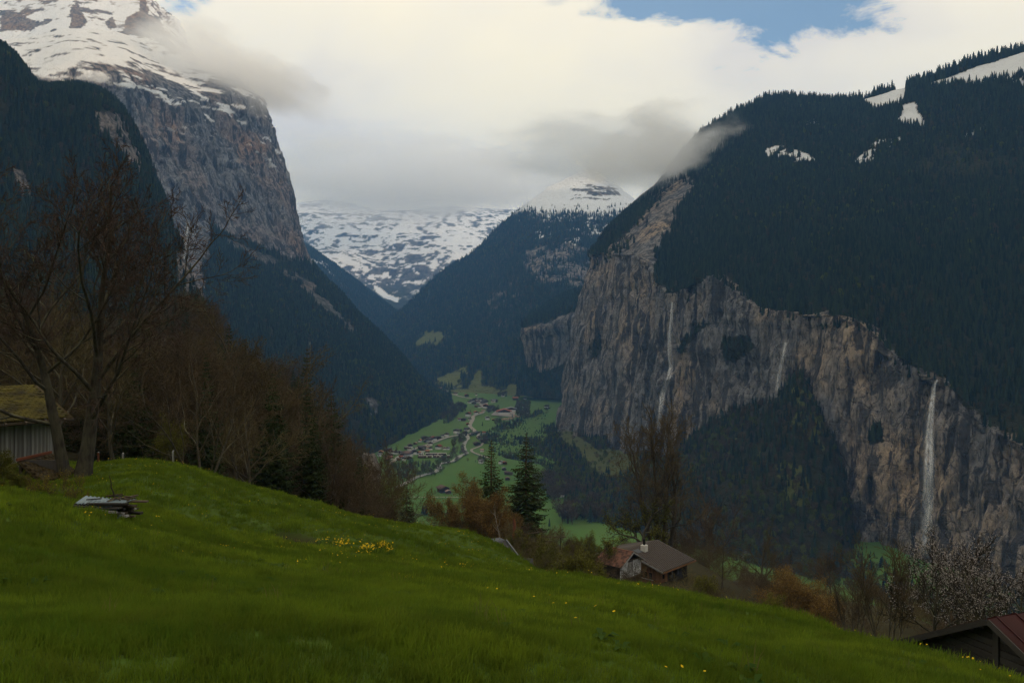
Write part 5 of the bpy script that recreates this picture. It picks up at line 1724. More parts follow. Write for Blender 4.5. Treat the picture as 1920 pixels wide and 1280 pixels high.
# annex
ap = Vector(at(1188, 1035, 115.5))
annex = empty('annex', ap - Vector((0, 0, 3.25)), rz)
tag(annex, 'small annex with orange tiled roof and white boarded gable beside the chalet', 'house')
aw, ah, arh, al = 2.7, 1.75, 1.5, 4.4     # half width, eave height, rise, length back (local +y)
gp = [(-aw + .35, -1.4), (aw - .35, -1.4), (aw - .35, ah + .1), (0, ah + arh - .15), (-aw + .35, ah + .1)]
prism('wall', gp, al - 0.8, M_board_dark, annex).location = (0, 0.5, 0)
zz_ = 0.0
r = random.Random(5)
k = 0
while zz_ < ah + 0.25:
    hw_ = aw - .36
    piece('board', (-(hw_ + 0.55) / 2 - 0.0, 0.46, zz_ + 0.09), (hw_ - 0.55, 0.05, 0.175), M_board_white, annex)
    piece('board', ((hw_ + 0.55) / 2, 0.46, zz_ + 0.09), (hw_ - 0.55, 0.05, 0.175), M_board_white, annex)
    zz_ += 0.185
dr = piece('door', (0.0, 0.45, 0.95), (1.02, 0.07, 1.95), M_board_grey, annex)
piece('door_brace', (0.0, 0.40, 1.45), (0.9, 0.04, 0.10), M_board_grey, annex)
piece('door_brace', (0.0, 0.40, 0.45), (0.9, 0.04, 0.10), M_board_grey, annex)
piece('door_sill', (0.0, 0.36, -0.08), (aw * 1.75, 0.25, 0.12), M_beam, annex)
piece('tie_beam', (0, 0.40, ah + 0.42), (aw * 1.1, 0.12, 0.12), M_beam, annex)
for sg in (-1, 1):
    quad = [(sg * aw, 0, ah), (sg * aw, al, ah), (0, al, ah + arh), (0, 0, ah + arh)]
    slab('roof', quad[::-1] if sg < 0 else quad, 0.10, M_beam, annex)
    s2 = Vector((-sg * aw, 0, arh))
    piece('verge_board', (sg * aw / 2, -0.04, ah + arh / 2 - 0.05), (s2.length, 0.05, 0.16), M_board_grey, annex, (0, sg * math.atan2(arh, aw), 0))
s2 = Vector((aw, 0, arh))
tile_rows(annex, (-aw, al, ah), (0, -1, 0), s2, Vector((0, -1, 0)).cross(s2), 0.30, s2.length / 9.0, 14, 9, M_tile, 'tile', 0.03, 11)
piece('ridge_cap', (0, al / 2, ah + arh + 0.05), (0.22, al, 0.10), M_tile, annex)

# --- dark barn in the lower right corner
ap = Vector(at(1853, 1160, 30))
rd = Vector((0.93, 0.37, 0)).normalized()
rz = math.atan2(rd.y, rd.x)
dbarn = empty('dark_barn', ap - Vector((0, 0, 4.2)), rz)
tag(dbarn, 'dark log barn with red metal roof in the lower right corner', 'barn')
HWd, RHd, LNd = 4.1, 2.15, 8.0
wallp = [(-HWd + .4, -1.5), (HWd - .4, -1.5), (HWd - .4, 4.2 - RHd * (HWd - .4) / HWd - .1), (0, 4.1), (-HWd + .4, 4.2 - RHd * (HWd - .4) / HWd - .1)]
w_ = prism('wall_core', wallp, LNd - 1.0, M_board_dark, dbarn)
w_.rotation_euler = (0, 0, -math.pi / 2)
w_.location = (0.5, 0, 0)
r = random.Random(14)
zz_ = -0.6
while zz_ < 3.9:
    bh = r.uniform(0.20, 0.28)
    half = min(HWd - .4, (4.1 - zz_ - bh) / RHd * HWd)
    if half > 0.2:
        for s0, s1 in ((-half, -0.12), (0.12, half)):
            piece('log', (0.46, (s0 + s1) / 2, zz_ + bh / 2), (0.12 + r.uniform(0, .04), abs(s1 - s0), bh * 0.9), M_board_dark, dbarn, (r.gauss(0, .004), 0, 0))
    zz_ += bh
piece('king_post', (0.40, 0, 1.7), (0.16, 0.22, 4.4), M_board_dark, dbarn)
piece('hatch', (0.37, 0.95, 2.05), (0.06, 0.9, 0.8), M_board_dark, dbarn)
piece('patch_board', (0.37, 2.3, 0.9), (0.05, 0.8, 0.35), M_rust, dbarn)
for sg in (-1, 1):
    quad = [(0, sg * HWd, 4.2 - RHd), (LNd, sg * HWd, 4.2 - RHd), (LNd, 0, 4.2), (0, 0, 4.2)]
    slab('roof', quad if sg < 0 else quad[::-1], 0.08, M_redmetal, dbarn)
    sa = math.atan2(RHd, HWd)
    sl2 = math.hypot(RHd, HWd)
    piece('verge_board', (-0.03, sg * HWd / 2, 4.2 - RHd / 2 - 0.08), (0.06, sl2, 0.20), M_board_dark, dbarn, (-sg * sa, 0, 0))
    for k in range(9):
        piece('roof_seam', (0.4 + k * 0.9, sg * HWd / 2, 4.2 - RHd / 2 + 0.035), (0.05, sl2, 0.05), M_redmetal, dbarn, (-sg * sa, 0, 0))

# --- edge of a tiled roof showing over the meadow
lr = empty('tiled_roof', at(1425, 1150, 40))
tag(lr, 'strip of a low tiled roof just showing above the right meadow crest', 'roof')
for k in range(4):
    piece('tile_course', (-0.5 + k * 0.30, 0.1 * k, 0.22 - 0.055 * k), (0.42, 0.5, 0.05), M_tile, lr, (0.25, 0.15, 0.3))
slab('roof', [(-1, -.4, -.1), (1.4, -.2, -.4), (1.4, .9, -.2), (-1, .7, .1)], 0.1, M_beam, lr)

# --- posts, rails, stump, mast, outcrop
for px_, Y_, h_, lab in ((185, 52, 0.75, 'short reddish fence post right of the great maple'), (231, 52, 0.6, 'thin grey fence post below the pale-stemmed tree'), (325, 54, 0.9, 'fence post on the crest of the mound'),
                         (1175, 104, 1.0, 'pale fence post in front of the annex'), (1224, 103, 1.0, 'pale fence post in front of the chalet gable'), (1155, 100, 0.8, 'fence post left of the annex')):
    X, Y, _ = at(px_, 0, Y_)
    fp = empty('fence_post', (X, Y, gz(X, Y)))
    tag(fp, lab, 'fence post', 'posts of the old fence')
    piece('stake', (0, 0, h_ / 2 - 0.2), (0.11, 0.11, h_ + 0.4), M_rust if px_ == 185 else M_board_grey, fp, (0.03, -0.04, 0.4))
    piece('cap', (0, 0, h_ + 0.02), (0.09, 0.09, 0.06), M_board_grey, fp, (0.2, -0.04, 0.4))
fr = empty('rail_frame', at(1020, 1015, 92))
tag(fr, 'bleached wooden rail frame right of the full spruce', 'fence')
for q, s_, rt in (((-1.0, 0, 0.9), (2.6, 0.09, 0.09), (0, -0.06, 0.2)), ((0.9, -0.3, 0.55), (2.7, 0.08, 0.08), (0, -0.04, -0.1)), ((-0.3, 0, 0.0), (0.10, 0.10, 2.6), (0, 0, 0)), ((1.7, -0.3, 0.0), (0.09, 0.09, 1.5), (0, 0.05, 0)), ((0.1, -.1, 0.05), (2.2, 0.07, 0.07), (0, 0.02, 0.1)), ((-2.0, 0.2, 0), (0.09, 0.09, 2.0), (0, 0, 0))):
    piece('rail' if s_[0] > 1 else 'post', q, s_, M_beam, fr, rt)
X, Y, Zs = at(964, 1000, 104)
st_ = empty('tree_stump', (X, Y, Zs - 0.8))
tag(st_, 'broken reddish trunk stump between the pair of spruces', 'stump')
tb = Tubes()
tb.add([(0, 0, 0), (0.02, 0, 1.0), (0.06, 0, 2.0), (0.0, 0.02, 2.5)], [.22, .19, .15, .07], 9)
tb.build('trunk', M_rust, st_)
tb = Tubes()
tb.add([(-0.05, -0.06, 1.9), (-0.08, -0.07, 2.4), (-0.10, -0.07, 2.75)], [.07, .05, .01], 5)
tb.build('splinter', M_rust, st_)
ms = empty('radio_mast', at(581, 690, 260))
tag(ms, 'small pale lattice radio mast on the skyline of the wooded spur', 'mast')
for dx, dy in ((-.25, -.2), (.25, -.2), (0, .3)):
    piece('mast_leg', (dx, dy, 3.8), (0.05, 0.05, 8.0), M_metal, ms, (0.02 * -dy, 0.02 * dx, 0))
for k in range(7):
    piece('brace', (0, -.2, 0.8 + k), (0.5, 0.04, 0.04), M_metal, ms, (0, 0.7 * (-1) ** k, 0))
piece('antenna', (0, 0, 7.2), (0.4, 0.3, 0.8), M_metal, ms)

bm = bmesh.new()
bmesh.ops.create_icosphere(bm, subdivisions=5, radius=1.0)
V = np.array([v.co[:] for v in bm.verts])
Fi = np.array([[v.index for v in f.verts] for f in bm.faces])
bm.free()
Vd = V * (1 + 0.35 * ridged(V * 2.2, 4, 7)[:, None]) * np.array([2.6, 2.4, 5.2])
oc = mesh_obj('rock_outcrop', Vd, Fi, M_mount)
set_attr(oc, 'mask', np.tile([0, 0, 0.25, 0], (len(Vd), 1)))
oc.location = at(688, 903, 190)
tag(oc, 'pale bare rock outcrop among the trees at the end of the wood', 'rock')

# --- tangle of shrubs below the barn
BUSH = 'shrubs tangled below the barn'
for root, px_, Y_, top_, rz_, lab in (
        (b_yel, 118, 34, 872, 0.5, 'yellow-flecked shrub in front of the great maple'), (b_yel, 75, 34, 880, 2.0, 'tangled shrub below the lean-to roof'),
        (b_olive, 30, 35, 872, 1.0, 'leafy shrub against the weathered barn wall'), (b_yel, 145, 33, 905, 3.4, 'yellow-flecked shrub beside the plank heap'), (b_yel, 45, 32, 898, 4.4, 'brown twiggy shrub at the foot of the barn'), (b_olive, 4, 38, 835, 2.4, 'tall thin shrub at the left edge in front of the boards')):
    place(root, px_, 0, Y_, lab, cat='shrub', group=BUSH, rz=rz_, first=root.name not in used, sink=0.15, top=top_)
    used.add(root.name)
# ------------------------------------------------------------------ waterfalls on the cliffs
m, nt, b = new_mat('falling_water', 0.6, 0.3)
b.inputs['Base Color'].default_value = (0.88, 0.90, 0.93, 1)
pos = N(nt, 'ShaderNodeNewGeometry').outputs['Position']
al = N(nt, 'ShaderNodeAttribute', attribute_name='mist').outputs['Fac']
nz = noise(nt, mapping(nt, pos, scale=(0.38, 0.38, 0.028)), 1.0, 5, 0.65, 0.4)
L(nt, math_node(nt, 'MULTIPLY', al, ramp(nt, nz, [(0.38, g(0.05)), (0.66, g(1.0))])), b.inputs['Alpha'])
M_fall = m


def waterfall(pts, G, label, off=10.0, seed=1, strands=7):
    """pts: (px, py, half width px, opacity). Strands of water hanging just clear of the cliff."""
    Pn = G.reshape(-1, 3)
    gx_, gy_ = to_px(Pn)
    rnd = np.random.default_rng(seed)
    c = np.array(pts, float)
    c = cat_rom(c, 46)
    Ys = []
    for px_, py_, w_, a_ in c:
        dd = (gx_ - px_) ** 2 + (gy_ - py_) ** 2
        k = np.argsort(dd)[:5]
        Ys.append(Pn[k, 1].min())
    Ys = np.array(Ys)
    ker = np.ones(7) / 7
    Ys = np.convolve(np.pad(Ys, 3, mode='edge'), ker, 'valid') - off
    root = empty('waterfall', at(c[-1, 0], c[-1, 1], Ys[-1]))
    o0 = np.array(root.location)
    for s in range(strands):
        cx = rnd.uniform(-0.65, 0.65) if s else 0.0
        wd = rnd.uniform(0.25, 0.6) if s else 1.5
        V, A = [], []
        ns = 9
        wob = np.cumsum(rnd.normal(0, 0.05, len(c)))
        wob -= np.linspace(0, wob[-1], len(c)) * 0.5
        dpt = rnd.uniform(-4, 4)
        for i, (px_, py_, w_, a_) in enumerate(c):
            X, Y, Z = at(px_ + (cx + wob[i]) * w_, py_, Ys[i] + dpt)
            hw = w_ * wd / F * Ys[i]
            for k in range(ns):
                u = k / (ns - 1) * 2 - 1
                V.append((X + u * hw, Y - (1 - u * u) * hw * 0.7, Z))
                A.append(a_ * (1 - u * u) ** 1.6 * (0.62 if s else 0.42) * (0 if i == len(c) - 1 else 1))
        o = mesh_obj('strand', np.array(V) - o0, grid_faces(len(c), ns), M_fall, root, True)
        set_attr(o, 'mist', np.array(A))
    tag(root, label, 'waterfall', 'waterfalls on the valley cliffs')
    return root


waterfall([(1261, 566, 2, 0.9), (1259, 600, 3.5, 0.8), (1256, 650, 5, 0.65), (1259, 690, 5, 0.6), (1252, 715, 6, 0.75), (1244, 740, 6, 0.7), (1240, 770, 6, 0.5), (1238, 800, 7, 0.2)], RIGHT_G, 'slender waterfall down the tall cliff behind the huge leafless tree', 14, 1)
waterfall([(1473, 642, 2, 0.9), (1468, 670, 3, 0.8), (1461, 700, 4, 0.6), (1457, 745, 6, 0.3)], RIGHT_G, 'short thin waterfall, the middle of the three on the right cliff', 14, 2)
waterfall([(1757, 712, 3, 0.35), (1752, 722, 3.5, 0.8), (1748, 750, 5, 0.9), (1743, 800, 8, 0.85), (1741, 860, 11, 0.8), (1739, 920, 12, 0.7), (1737, 970, 12, 0.6), (1734, 1015, 11, 0.35), (1733, 1045, 11, 0.1)], RIGHT_G, 'tall broad waterfall on the right, in line with the blossoming tree', 14, 3, 10)
waterfall([(352, 415, 3, 0.3), (348, 450, 4, 0.4), (345, 490, 7, 0.5), (343, 530, 9, 0.5), (342, 565, 10, 0.25)], LEFT_G, 'faint cascade on the left slope behind the great maple', 60, 4)
# ------------------------------------------------------------------ valley: roads, river, hamlets, trees
def on_floor(px, py):
    Y = F * (-VF) / (py - HY)
    return (px - HX) / F * Y, Y


def zm(pts, x0, y0, s):
    return [(x0 + x / s, y0 + y / s) for x, y in pts]


m, nt, b = new_mat('pale_road', 0.9, 0.1)
L(nt, mixc(nt, noise(nt, N(nt, 'ShaderNodeNewGeometry').outputs['Position'], 0.2, 4), (0.25, 0.23, 0.20), (0.36, 0.33, 0.29)), b.inputs['Base Color'])
M_road = m
m, nt, b = new_mat('river_gravel', 0.85, 0.3)
L(nt, mixc(nt, ramp(nt, noise(nt, N(nt, 'ShaderNodeNewGeometry').outputs['Position'], 0.12, 5, 0.7), [(0.4, g(0)), (0.6, g(1))]), (0.16, 0.18, 0.17), (0.40, 0.38, 0.33)), b.inputs['Base Color'])
M_river = m


def strip(name, pix, width, z, mat, mul=None):
    pts = np.array([on_floor(*p) for p in pix], float)
    n = max(12, len(pts) * 8)
    c = cat_rom(pts, n)
    t = np.gradient(c, axis=0)
    t /= np.linalg.norm(t, axis=1, keepdims=True) + 1e-9
    nn = np.stack([-t[:, 1], t[:, 0]], 1)
    w = width * (1 + 0.25 * vnoise(np.stack([c[:, 0] / 30, c[:, 1] / 30, c[:, 0] * 0], 1), 3)) if mul else np.full(n, width)
    V = np.concatenate([np.c_[c + nn * w[:, None] / 2, np.full(n, z)], np.c_[c - nn * w[:, None] / 2, np.full(n, z)]])
    i = np.arange(n - 1)
    o = mesh_obj(name, V, np.stack([i, i + 1, i + 1 + n, i + n], 1)[:, ::-1], mat)
    tag(o, None, None, None, 'structure')
    return o


ZR = VF + 1.6
strip('road', zm([(380, 850), (560, 700), (720, 610), (930, 510), (1220, 410), (1330, 375), (1500, 305), (1700, 240), (1900, 200)], 700, 800, 12) + zm([(740, 565), (860, 555), (970, 560)], 800, 770, 12), 8.0, ZR, M_road)
strip('road', zm([(1185, 510), (1110, 500), (1040, 420), (970, 350), (1000, 270), (1040, 200), (1045, 140), (1120, 100), (1230, 70), (1290, 20)], 800, 770, 12), 9.0, ZR + 0.1, M_road)
strip('path', zm([(1190, 515), (1160, 560), (1150, 600), (1200, 640), (1270, 700), (1230, 790), (1180, 820), (1080, 860), (1010, 890), (1030, 940), (1120, 980), (1220, 1020), (1340, 1060), (1480, 1090)], 800, 770, 12), 5.0, ZR + 0.2, M_road)
strip('road', zm([(820, 495), (740, 470), (715, 420), (695, 375)], 820, 710, 8.727), 10.0, ZR, M_road)
strip('road', zm([(60, 225), (180, 240), (300, 275), (420, 305), (560, 330)], 820, 710, 8.727), 9.0, ZR, M_road)
strip('path', [(770, 933.3), (800, 933.4), (850, 933.4), (900, 933.2)], 2.6, ZR, M_road)
strip('river', zm([(925, 535), (905, 580), (925, 640), (880, 700), (835, 780), (835, 850), (850, 930), (895, 975), (790, 1012), (690, 1080), (610, 1145), (560, 1162)], 800, 770, 12) + zm([(1480, 860), (1490, 950), (1370, 1045), (1180, 1090), (950, 1165)], 700, 800, 12) + [(765, 905), (745, 915)], 8.0, ZR + 0.3, M_river, True)

RC = {'dark': M_roofdark, 'red': simple_mat('red_village_roof', (0.20, 0.060, 0.040), (0.30, 0.10, 0.065), 0.8), 'brown': simple_mat('brown_village_roof', (0.10, 0.065, 0.050), (0.17, 0.11, 0.085), 0.8),
      'orange': simple_mat('orange_village_roof', (0.30, 0.13, 0.07), (0.42, 0.20, 0.11), 0.8), 'grey': simple_mat('grey_village_roof', (0.13, 0.13, 0.135), (0.22, 0.215, 0.21), 0.8), 'pink': simple_mat('pinkish_village_roof', (0.27, 0.18, 0.15), (0.36, 0.26, 0.22), 0.8)}
M_timber = simple_mat('chalet_timber', (0.055, 0.035, 0.022), (0.12, 0.075, 0.045), 0.7)


def village_house(wall_h, timber_h, rise, white=True):
    """Unit-width house template: list of (part name, verts, faces, which material)."""
    w, d_ = 0.40, 0.42
    parts = []
    z1, z2 = wall_h, wall_h + timber_h
    pr = [(-w, z2), (w, z2), (0, z2 + rise * w / 0.5)]
    parts.append(('wall', [(-w, -d_, -.1), (w, -d_, -.1), (w, d_, -.1), (-w, d_, -.1), (-w, -d_, z1), (w, -d_, z1), (w, d_, z1), (-w, d_, z1)],
                  [(0, 1, 5, 4), (1, 2, 6, 5), (2, 3, 7, 6), (3, 0, 4, 7), (4, 5, 6, 7)], 'wall'))
    e = 0.01
    parts.append(('upper_storey', [(-w - e, -d_ - e, z1), (w + e, -d_ - e, z1), (w + e, d_ + e, z1), (-w - e, d_ + e, z1), (-w - e, -d_ - e, z2), (w + e, -d_ - e, z2), (w + e, d_ + e, z2), (-w - e, d_ + e, z2), (0, -d_ - e, z2 + rise * .8), (0, d_ + e, z2 + rise * .8)],
                  [(0, 1, 5, 8, 4), (1, 2, 6, 5), (2, 3, 7, 9, 6), (3, 0, 4, 7), (0, 3, 2, 1)], 'timber'))
    t = 0.035
    zr = z2 + rise
    zo = z2 - rise * 0.12 + rise * 0.0
    ro, dd = 0.54, 0.54
    V = [(-ro, -dd, zo), (0, -dd, zr), (ro, -dd, zo), (-ro, dd, zo), (0, dd, zr), (ro, dd, zo)]
    V += [(x, y, z - t) for x, y, z in V]
    parts.append(('roof', V, [(0, 1, 4, 3)[::-1], (1, 2, 5, 4)[::-1], (6, 7, 10, 9), (7, 8, 11, 10), (0, 6, 7, 1)[::-1], (1, 7, 8, 2)[::-1], (3, 4, 10, 9)[::-1], (4, 5, 11, 10)[::-1], (0, 3, 9, 6)[::-1], (2, 8, 11, 5)[::-1]], 'roof'))
    return parts


_hm = {}
TPL = [village_house(0.22, 0.24, 0.22), village_house(0.34, 0.12, 0.24), village_house(0.10, 0.26, 0.20)]


def house(px, py, wpx, roof, style, label, group, rz=None, stretch=1.0):
    X, Y = on_floor(px, py)
    w = max(6.0, wpx / F * Y) * 1.22
    r_ = random.Random(int(px * 31 + py * 17))
    root = empty('house', (X, Y, VF + 0.8), r_.choice((0.25, 0.25 + math.pi / 2, -0.2, 1.3)) + r_.uniform(-.2, .2) if rz is None else rz)
    root.scale = (w * stretch, w, w * (1 if stretch == 1 else 0.8))
    for nm, V, Fc, mk in TPL[style]:
        k = (style, nm, roof if mk == 'roof' else mk)
        if k not in _hm:
            mt = RC[roof] if mk == 'roof' else (M_plaster if mk == 'wall' and style != 2 else M_timber)
            o = mesh_obj(nm, V, Fc, mt, link=False)
            _hm[k] = o.data
            bpy.data.objects.remove(o)
        o = bpy.data.objects.new(nm, _hm[k])
        o.parent = root
        C.objects.link(o)
    tag(root, label, 'house', group)
    return root


def hamlet(lst, where, group):
    rows_ = []
    for px, py, w, roof, style in lst:
        word = {'dark': 'dark-roofed', 'red': 'red-roofed', 'brown': 'brown-roofed', 'orange': 'orange-roofed', 'grey': 'grey-roofed', 'pink': 'pale pinkish-roofed'}[roof]
        rows_.append([px, 'tiny %s %s %s' % (word, ('chalet', 'white house', 'wooden barn')[style], where), (px, py, w, roof, style)])
    for r_ in rows_:
        same = sorted(q[0] for q in rows_ if q[1] == r_[1])
        lab = r_[1] if len(same) == 1 else r_[1] + ', %s such from the left' % ORD[same.index(r_[0])]
        house(*r_[2], lab, group)


ORD = ('first', 'second', 'third', 'fourth', 'fifth', 'sixth', 'seventh', 'eighth', 'ninth', 'tenth', 'eleventh', 'twelfth')
Z1 = lambda x, y, w, r_, s_: (700 + x / 12, 800 + (y + 22) / 12, w / 12, r_, s_)
Z2 = lambda x, y, w, r_, s_: (800 + x / 12, 770 + (y + 22) / 12, w / 12, r_, s_)
Z3 = lambda x, y, w, r_, s_: (820 + x / 8.727, 710 + (y + 16) / 8.727, w / 8.727, r_, s_)
Z4 = lambda x, y, w, r_, s_: (780 + x / 6.857, 860 + (y + 12) / 6.857, w / 6.857, r_, s_)
hamlet([Z1(*q) for q in ((170, 590, 90, 'orange', 0), (140, 640, 60, 'grey', 1), (285, 530, 80, 'dark', 2), (365, 530, 90, 'dark', 0), (385, 575, 80, 'brown', 1), (450, 580, 40, 'grey', 1), (520, 595, 60, 'dark', 1), (585, 570, 80, 'grey', 2), (650, 595, 45, 'dark', 1), (385, 645, 80, 'dark', 2), (385, 710, 90, 'orange', 0), (310, 735, 60, 'orange', 2), (270, 690, 50, 'grey', 1))],
       'in the leftmost hamlet', 'houses of the near left hamlet')
hamlet([Z1(*q) for q in ((740, 475, 80, 'grey', 2), (830, 445, 100, 'brown', 0), (800, 505, 60, 'brown', 1), (945, 375, 60, 'pink', 2), (1050, 320, 60, 'orange', 1), (1165, 275, 130, 'dark', 2), (1170, 325, 80, 'brown', 2), (1270, 325, 115, 'dark', 1), (1300, 245, 60, 'grey', 1), (1365, 275, 100, 'red', 0), (1465, 255, 100, 'dark', 2), (1555, 210, 60, 'dark', 1), (1650, 190, 95, 'dark', 1))],
       'in the row above the road', 'houses in the row above the road')
hamlet([Z1(*q) for q in ((1285, 400, 90, 'dark', 1), (1230, 470, 65, 'pink', 1), (1288, 498, 75, 'dark', 1), (1470, 480, 115, 'red', 1), (1600, 495, 60, 'pink', 1), (1680, 495, 60, 'grey', 1), (1085, 490, 130, 'dark', 2), (1110, 540, 95, 'dark', 0), (1215, 550, 40, 'orange', 2), (915, 595, 115, 'dark', 1), (1025, 595, 55, 'orange', 0), (790, 655, 150, 'brown', 1), (690, 735, 85, 'dark', 1), (620, 690, 75, 'red', 0), (645, 645, 85, 'dark', 0), (810, 715, 95, 'dark', 2), (575, 735, 70, 'brown', 2))],
       'in the hamlet below the road', 'houses of the hamlet below the road')
hamlet([Z2(*q) for q in ((670, 480, 110, 'dark', 1), (740, 435, 60, 'dark', 2), (905, 440, 95, 'dark', 1), (860, 490, 80, 'brown', 2), (725, 535, 40, 'grey', 1), (1285, 500, 60, 'red', 1), (1200, 598, 60, 'orange', 2))], 'near the river bridge', 'houses near the bridge')
hamlet([Z2(*q) for q in ((1135, 765, 130, 'dark', 2), (1295, 710, 60, 'red', 2), (1250, 900, 60, 'pink', 1), (1220, 1155, 90, 'grey', 1), (1665, 1165, 70, 'grey', 1), (1760, 1175, 75, 'red', 2))], 'along the winding path', 'houses along the winding path')
hamlet([Z2(*q) for q in ((935, 100, 110, 'red', 1), (740, 200, 70, 'brown', 1), (830, 205, 90, 'dark', 2), (970, 190, 55, 'dark', 1), (925, 295, 55, 'red', 2), (1110, 60, 90, 'orange', 1), (1370, 180, 95, 'grey', 1), (1500, 205, 35, 'orange', 2))], 'along the middle road', 'houses along the middle road')
hamlet([Z3(*q) for q in ((525, 385, 45, 'dark', 1), (570, 372, 55, 'dark', 1), (600, 355, 60, 'dark', 1), (635, 345, 60, 'grey', 1), (655, 385, 60, 'brown', 1), (600, 400, 60, 'dark', 2), (715, 345, 55, 'dark', 1), (765, 360, 60, 'dark', 2), (915, 372, 55, 'grey', 1), (775, 400, 75, 'dark', 1), (740, 405, 50, 'dark', 1), (690, 460, 45, 'brown', 1), (790, 460, 75, 'red', 0), (880, 475, 55, 'grey', 1), (640, 450, 50, 'brown', 2))],
       'in the far village', 'houses of the far village')
hamlet([Z3(*q) for q in ((50, 190, 80, 'brown', 1), (155, 195, 60, 'pink', 2), (150, 220, 50, 'grey', 1), (300, 248, 50, 'brown', 1), (480, 275, 60, 'red', 2), (635, 258, 35, 'grey', 1), (725, 186, 25, 'grey', 1), (1070, 280, 45, 'grey', 1), (1275, 330, 75, 'orange', 2), (1435, 322, 40, 'grey', 1), (1790, 465, 65, 'dark', 1), (1400, 455, 45, 'grey', 1), (1465, 560, 45, 'grey', 1), (1285, 525, 55, 'brown', 1), (1340, 570, 55, 'grey', 1), (1130, 575, 50, 'grey', 1))],
       'scattered over the far meadows', 'houses scattered over the far meadows')
hamlet([(945, 881, 7, 'grey', 2), (951, 889, 8, 'brown', 2), (951.5, 900, 8, 'brown', 2), (957, 890, 6, 'dark', 2)], 'seen between the tall spruces', 'barns between the tall spruces')
house(831, 922, 17, 'brown', 2, 'brown farmhouse alone on the near valley meadow', 'farm on the near valley meadow', 0.5)
house(840.5, 925, 9, 'pink', 2, 'little pale-roofed barn beside the lone farmhouse', 'farm on the near valley meadow', 0.3)
house(1053, 931, 8, 'grey', 1, 'white shed at the edge of the wood right of the spruces', 'houses along the winding path', 0.3)
house(945, 777.5, 16, 'red', 1, 'long red-roofed hall of the sawmill in the middle of the valley', 'sawmill', 0.05, 1.4)
house(958, 772, 13, 'grey', 1, 'long grey hall behind the red-roofed sawmill hall', 'sawmill', 0.05, 1.4)
house(927, 753, 9, 'dark', 2, 'long black barn at the right of the far village', 'houses of the far village', 0.05, 1.3)
yard = [(920, 779), (965, 783), (966, 773), (930, 771)]
o = mesh_obj('sawmill_yard', [(*on_floor(*q), ZR + 0.4) for q in yard], [(0, 1, 2, 3)], M_road)
tag(o, None, None, None, 'structure')
r = random.Random(4)
M_log = simple_mat('stacked_timber', (0.32, 0.22, 0.14), (0.50, 0.36, 0.24), 0.7)
for k, (px_, py_) in enumerate(((944, 788), (948, 787), (953, 788), (957, 786), (962, 784), (966, 781), (972, 783), (906, 771), (902, 775))):
    X, Y = on_floor(px_, py_)
    lp = empty('log_stack', (X, Y, VF + 1), r.uniform(-.4, .4))
    tag(lp, 'pale timber stack at the sawmill, %s in the line from the left' % ORD[(2, 3, 4, 5, 6, 7, 8, 1, 0)[k]], 'timber stack', 'timber stacks of the sawmill')
    for q in range(4):
        tb = Tubes()
        tb.add([(-5, q % 2 * 2.2 - 1, 1 + q // 2 * 1.7), (5, q % 2 * 2.2 - 1, 1 + q // 2 * 1.7)], [1.1, 1.0], 6)
        tb.build('log', M_log, lp)
# caravans on the camp site
row1 = [(1060, 640), (1100, 632), (1210, 634), (1270, 634), (1310, 634), (1380, 634), (1430, 634), (1500, 634), (1560, 634), (1610, 634)]
row2 = [(1050, 690), (1110, 690), (1165, 690), (1250, 690), (1300, 690), (1395, 688), (1455, 690), (1545, 688), (1690, 686)]
M_van = simple_mat('caravan_shell', (0.55, 0.54, 0.50), (0.75, 0.74, 0.70), 0.8, 0.5)
bm = bmesh.new()
bmesh.ops.create_cube(bm, size=1.0)
bmesh.ops.scale(bm, vec=(6.0, 2.6, 2.6), verts=bm.verts[:])
bmesh.ops.translate(bm, vec=(0, 0, 1.9), verts=bm.verts[:])
bmesh.ops.bevel(bm, geom=bm.edges[:], offset=0.45, segments=2, affect='EDGES')
van_me = bpy.data.meshes.new('shell')
bm.to_mesh(van_me)
bm.free()
van_me.materials.append(M_van)
aw_me = mesh_obj('awning', [(-2.6, -1.3, 2.9), (2.6, -1.3, 2.9), (2.6, -3.8, 2.2), (-2.6, -3.8, 2.2), (-2.6, -3.8, 0), (2.6, -3.8, 0)], [(0, 1, 2, 3)[::-1], (3, 2, 5, 4)[::-1]], M_timber, link=False).data
for rw, rname in ((row1, 'back'), (row2, 'front')):
    for iv, (x_, y_) in enumerate(rw):
        X, Y = on_floor(700 + x_ / 12, 800 + (y_ + 10) / 12)
        cv = empty('caravan', (X, Y, VF + 0.9), random.uniform(-.3, .3))
        cv.scale = (1.0, 1.3, 1.25)
        tag(cv, '%s white caravan from the left in the %s row of the camp site' % (ORD[iv], rname), 'caravan', 'caravans in the %s row of the camp site' % rname)
        for nm, me in (('shell', van_me), ('awning', aw_me)):
            o = bpy.data.objects.new(nm, me)
            o.parent = cv
            C.objects.link(o)
# bridge
p0, p1 = on_floor(800 + 960 / 12, 770 + 568 / 12), on_floor(800 + 1190 / 12, 770 + 508 / 12)
br = empty('bridge', ((p0[0] + p1[0]) / 2, (p0[1] + p1[1]) / 2, VF + 2.0), math.atan2(p1[1] - p0[1], p1[0] - p0[0]))
tag(br, 'low dark bridge carrying the road over the river', 'bridge')
Lb = math.dist(p0, p1)
piece('deck', (0, 0, 2.2), (Lb, 8, 0.8), M_road, br)
piece('parapet', (0, -4.1, 3.2), (Lb, 0.4, 1.8), M_board_dark, br)
piece('parapet', (0, 4.1, 3.2), (Lb, 0.4, 1.8), M_board_dark, br)
for k in (-.4, -.15, .15, .4):
    piece('pier', (Lb * k, 0, 0.4), (2, 7, 3.2), M_stone, br)

# ---- single trees on the valley floor
far_con = con[0].data
far_bare = bare[0].data


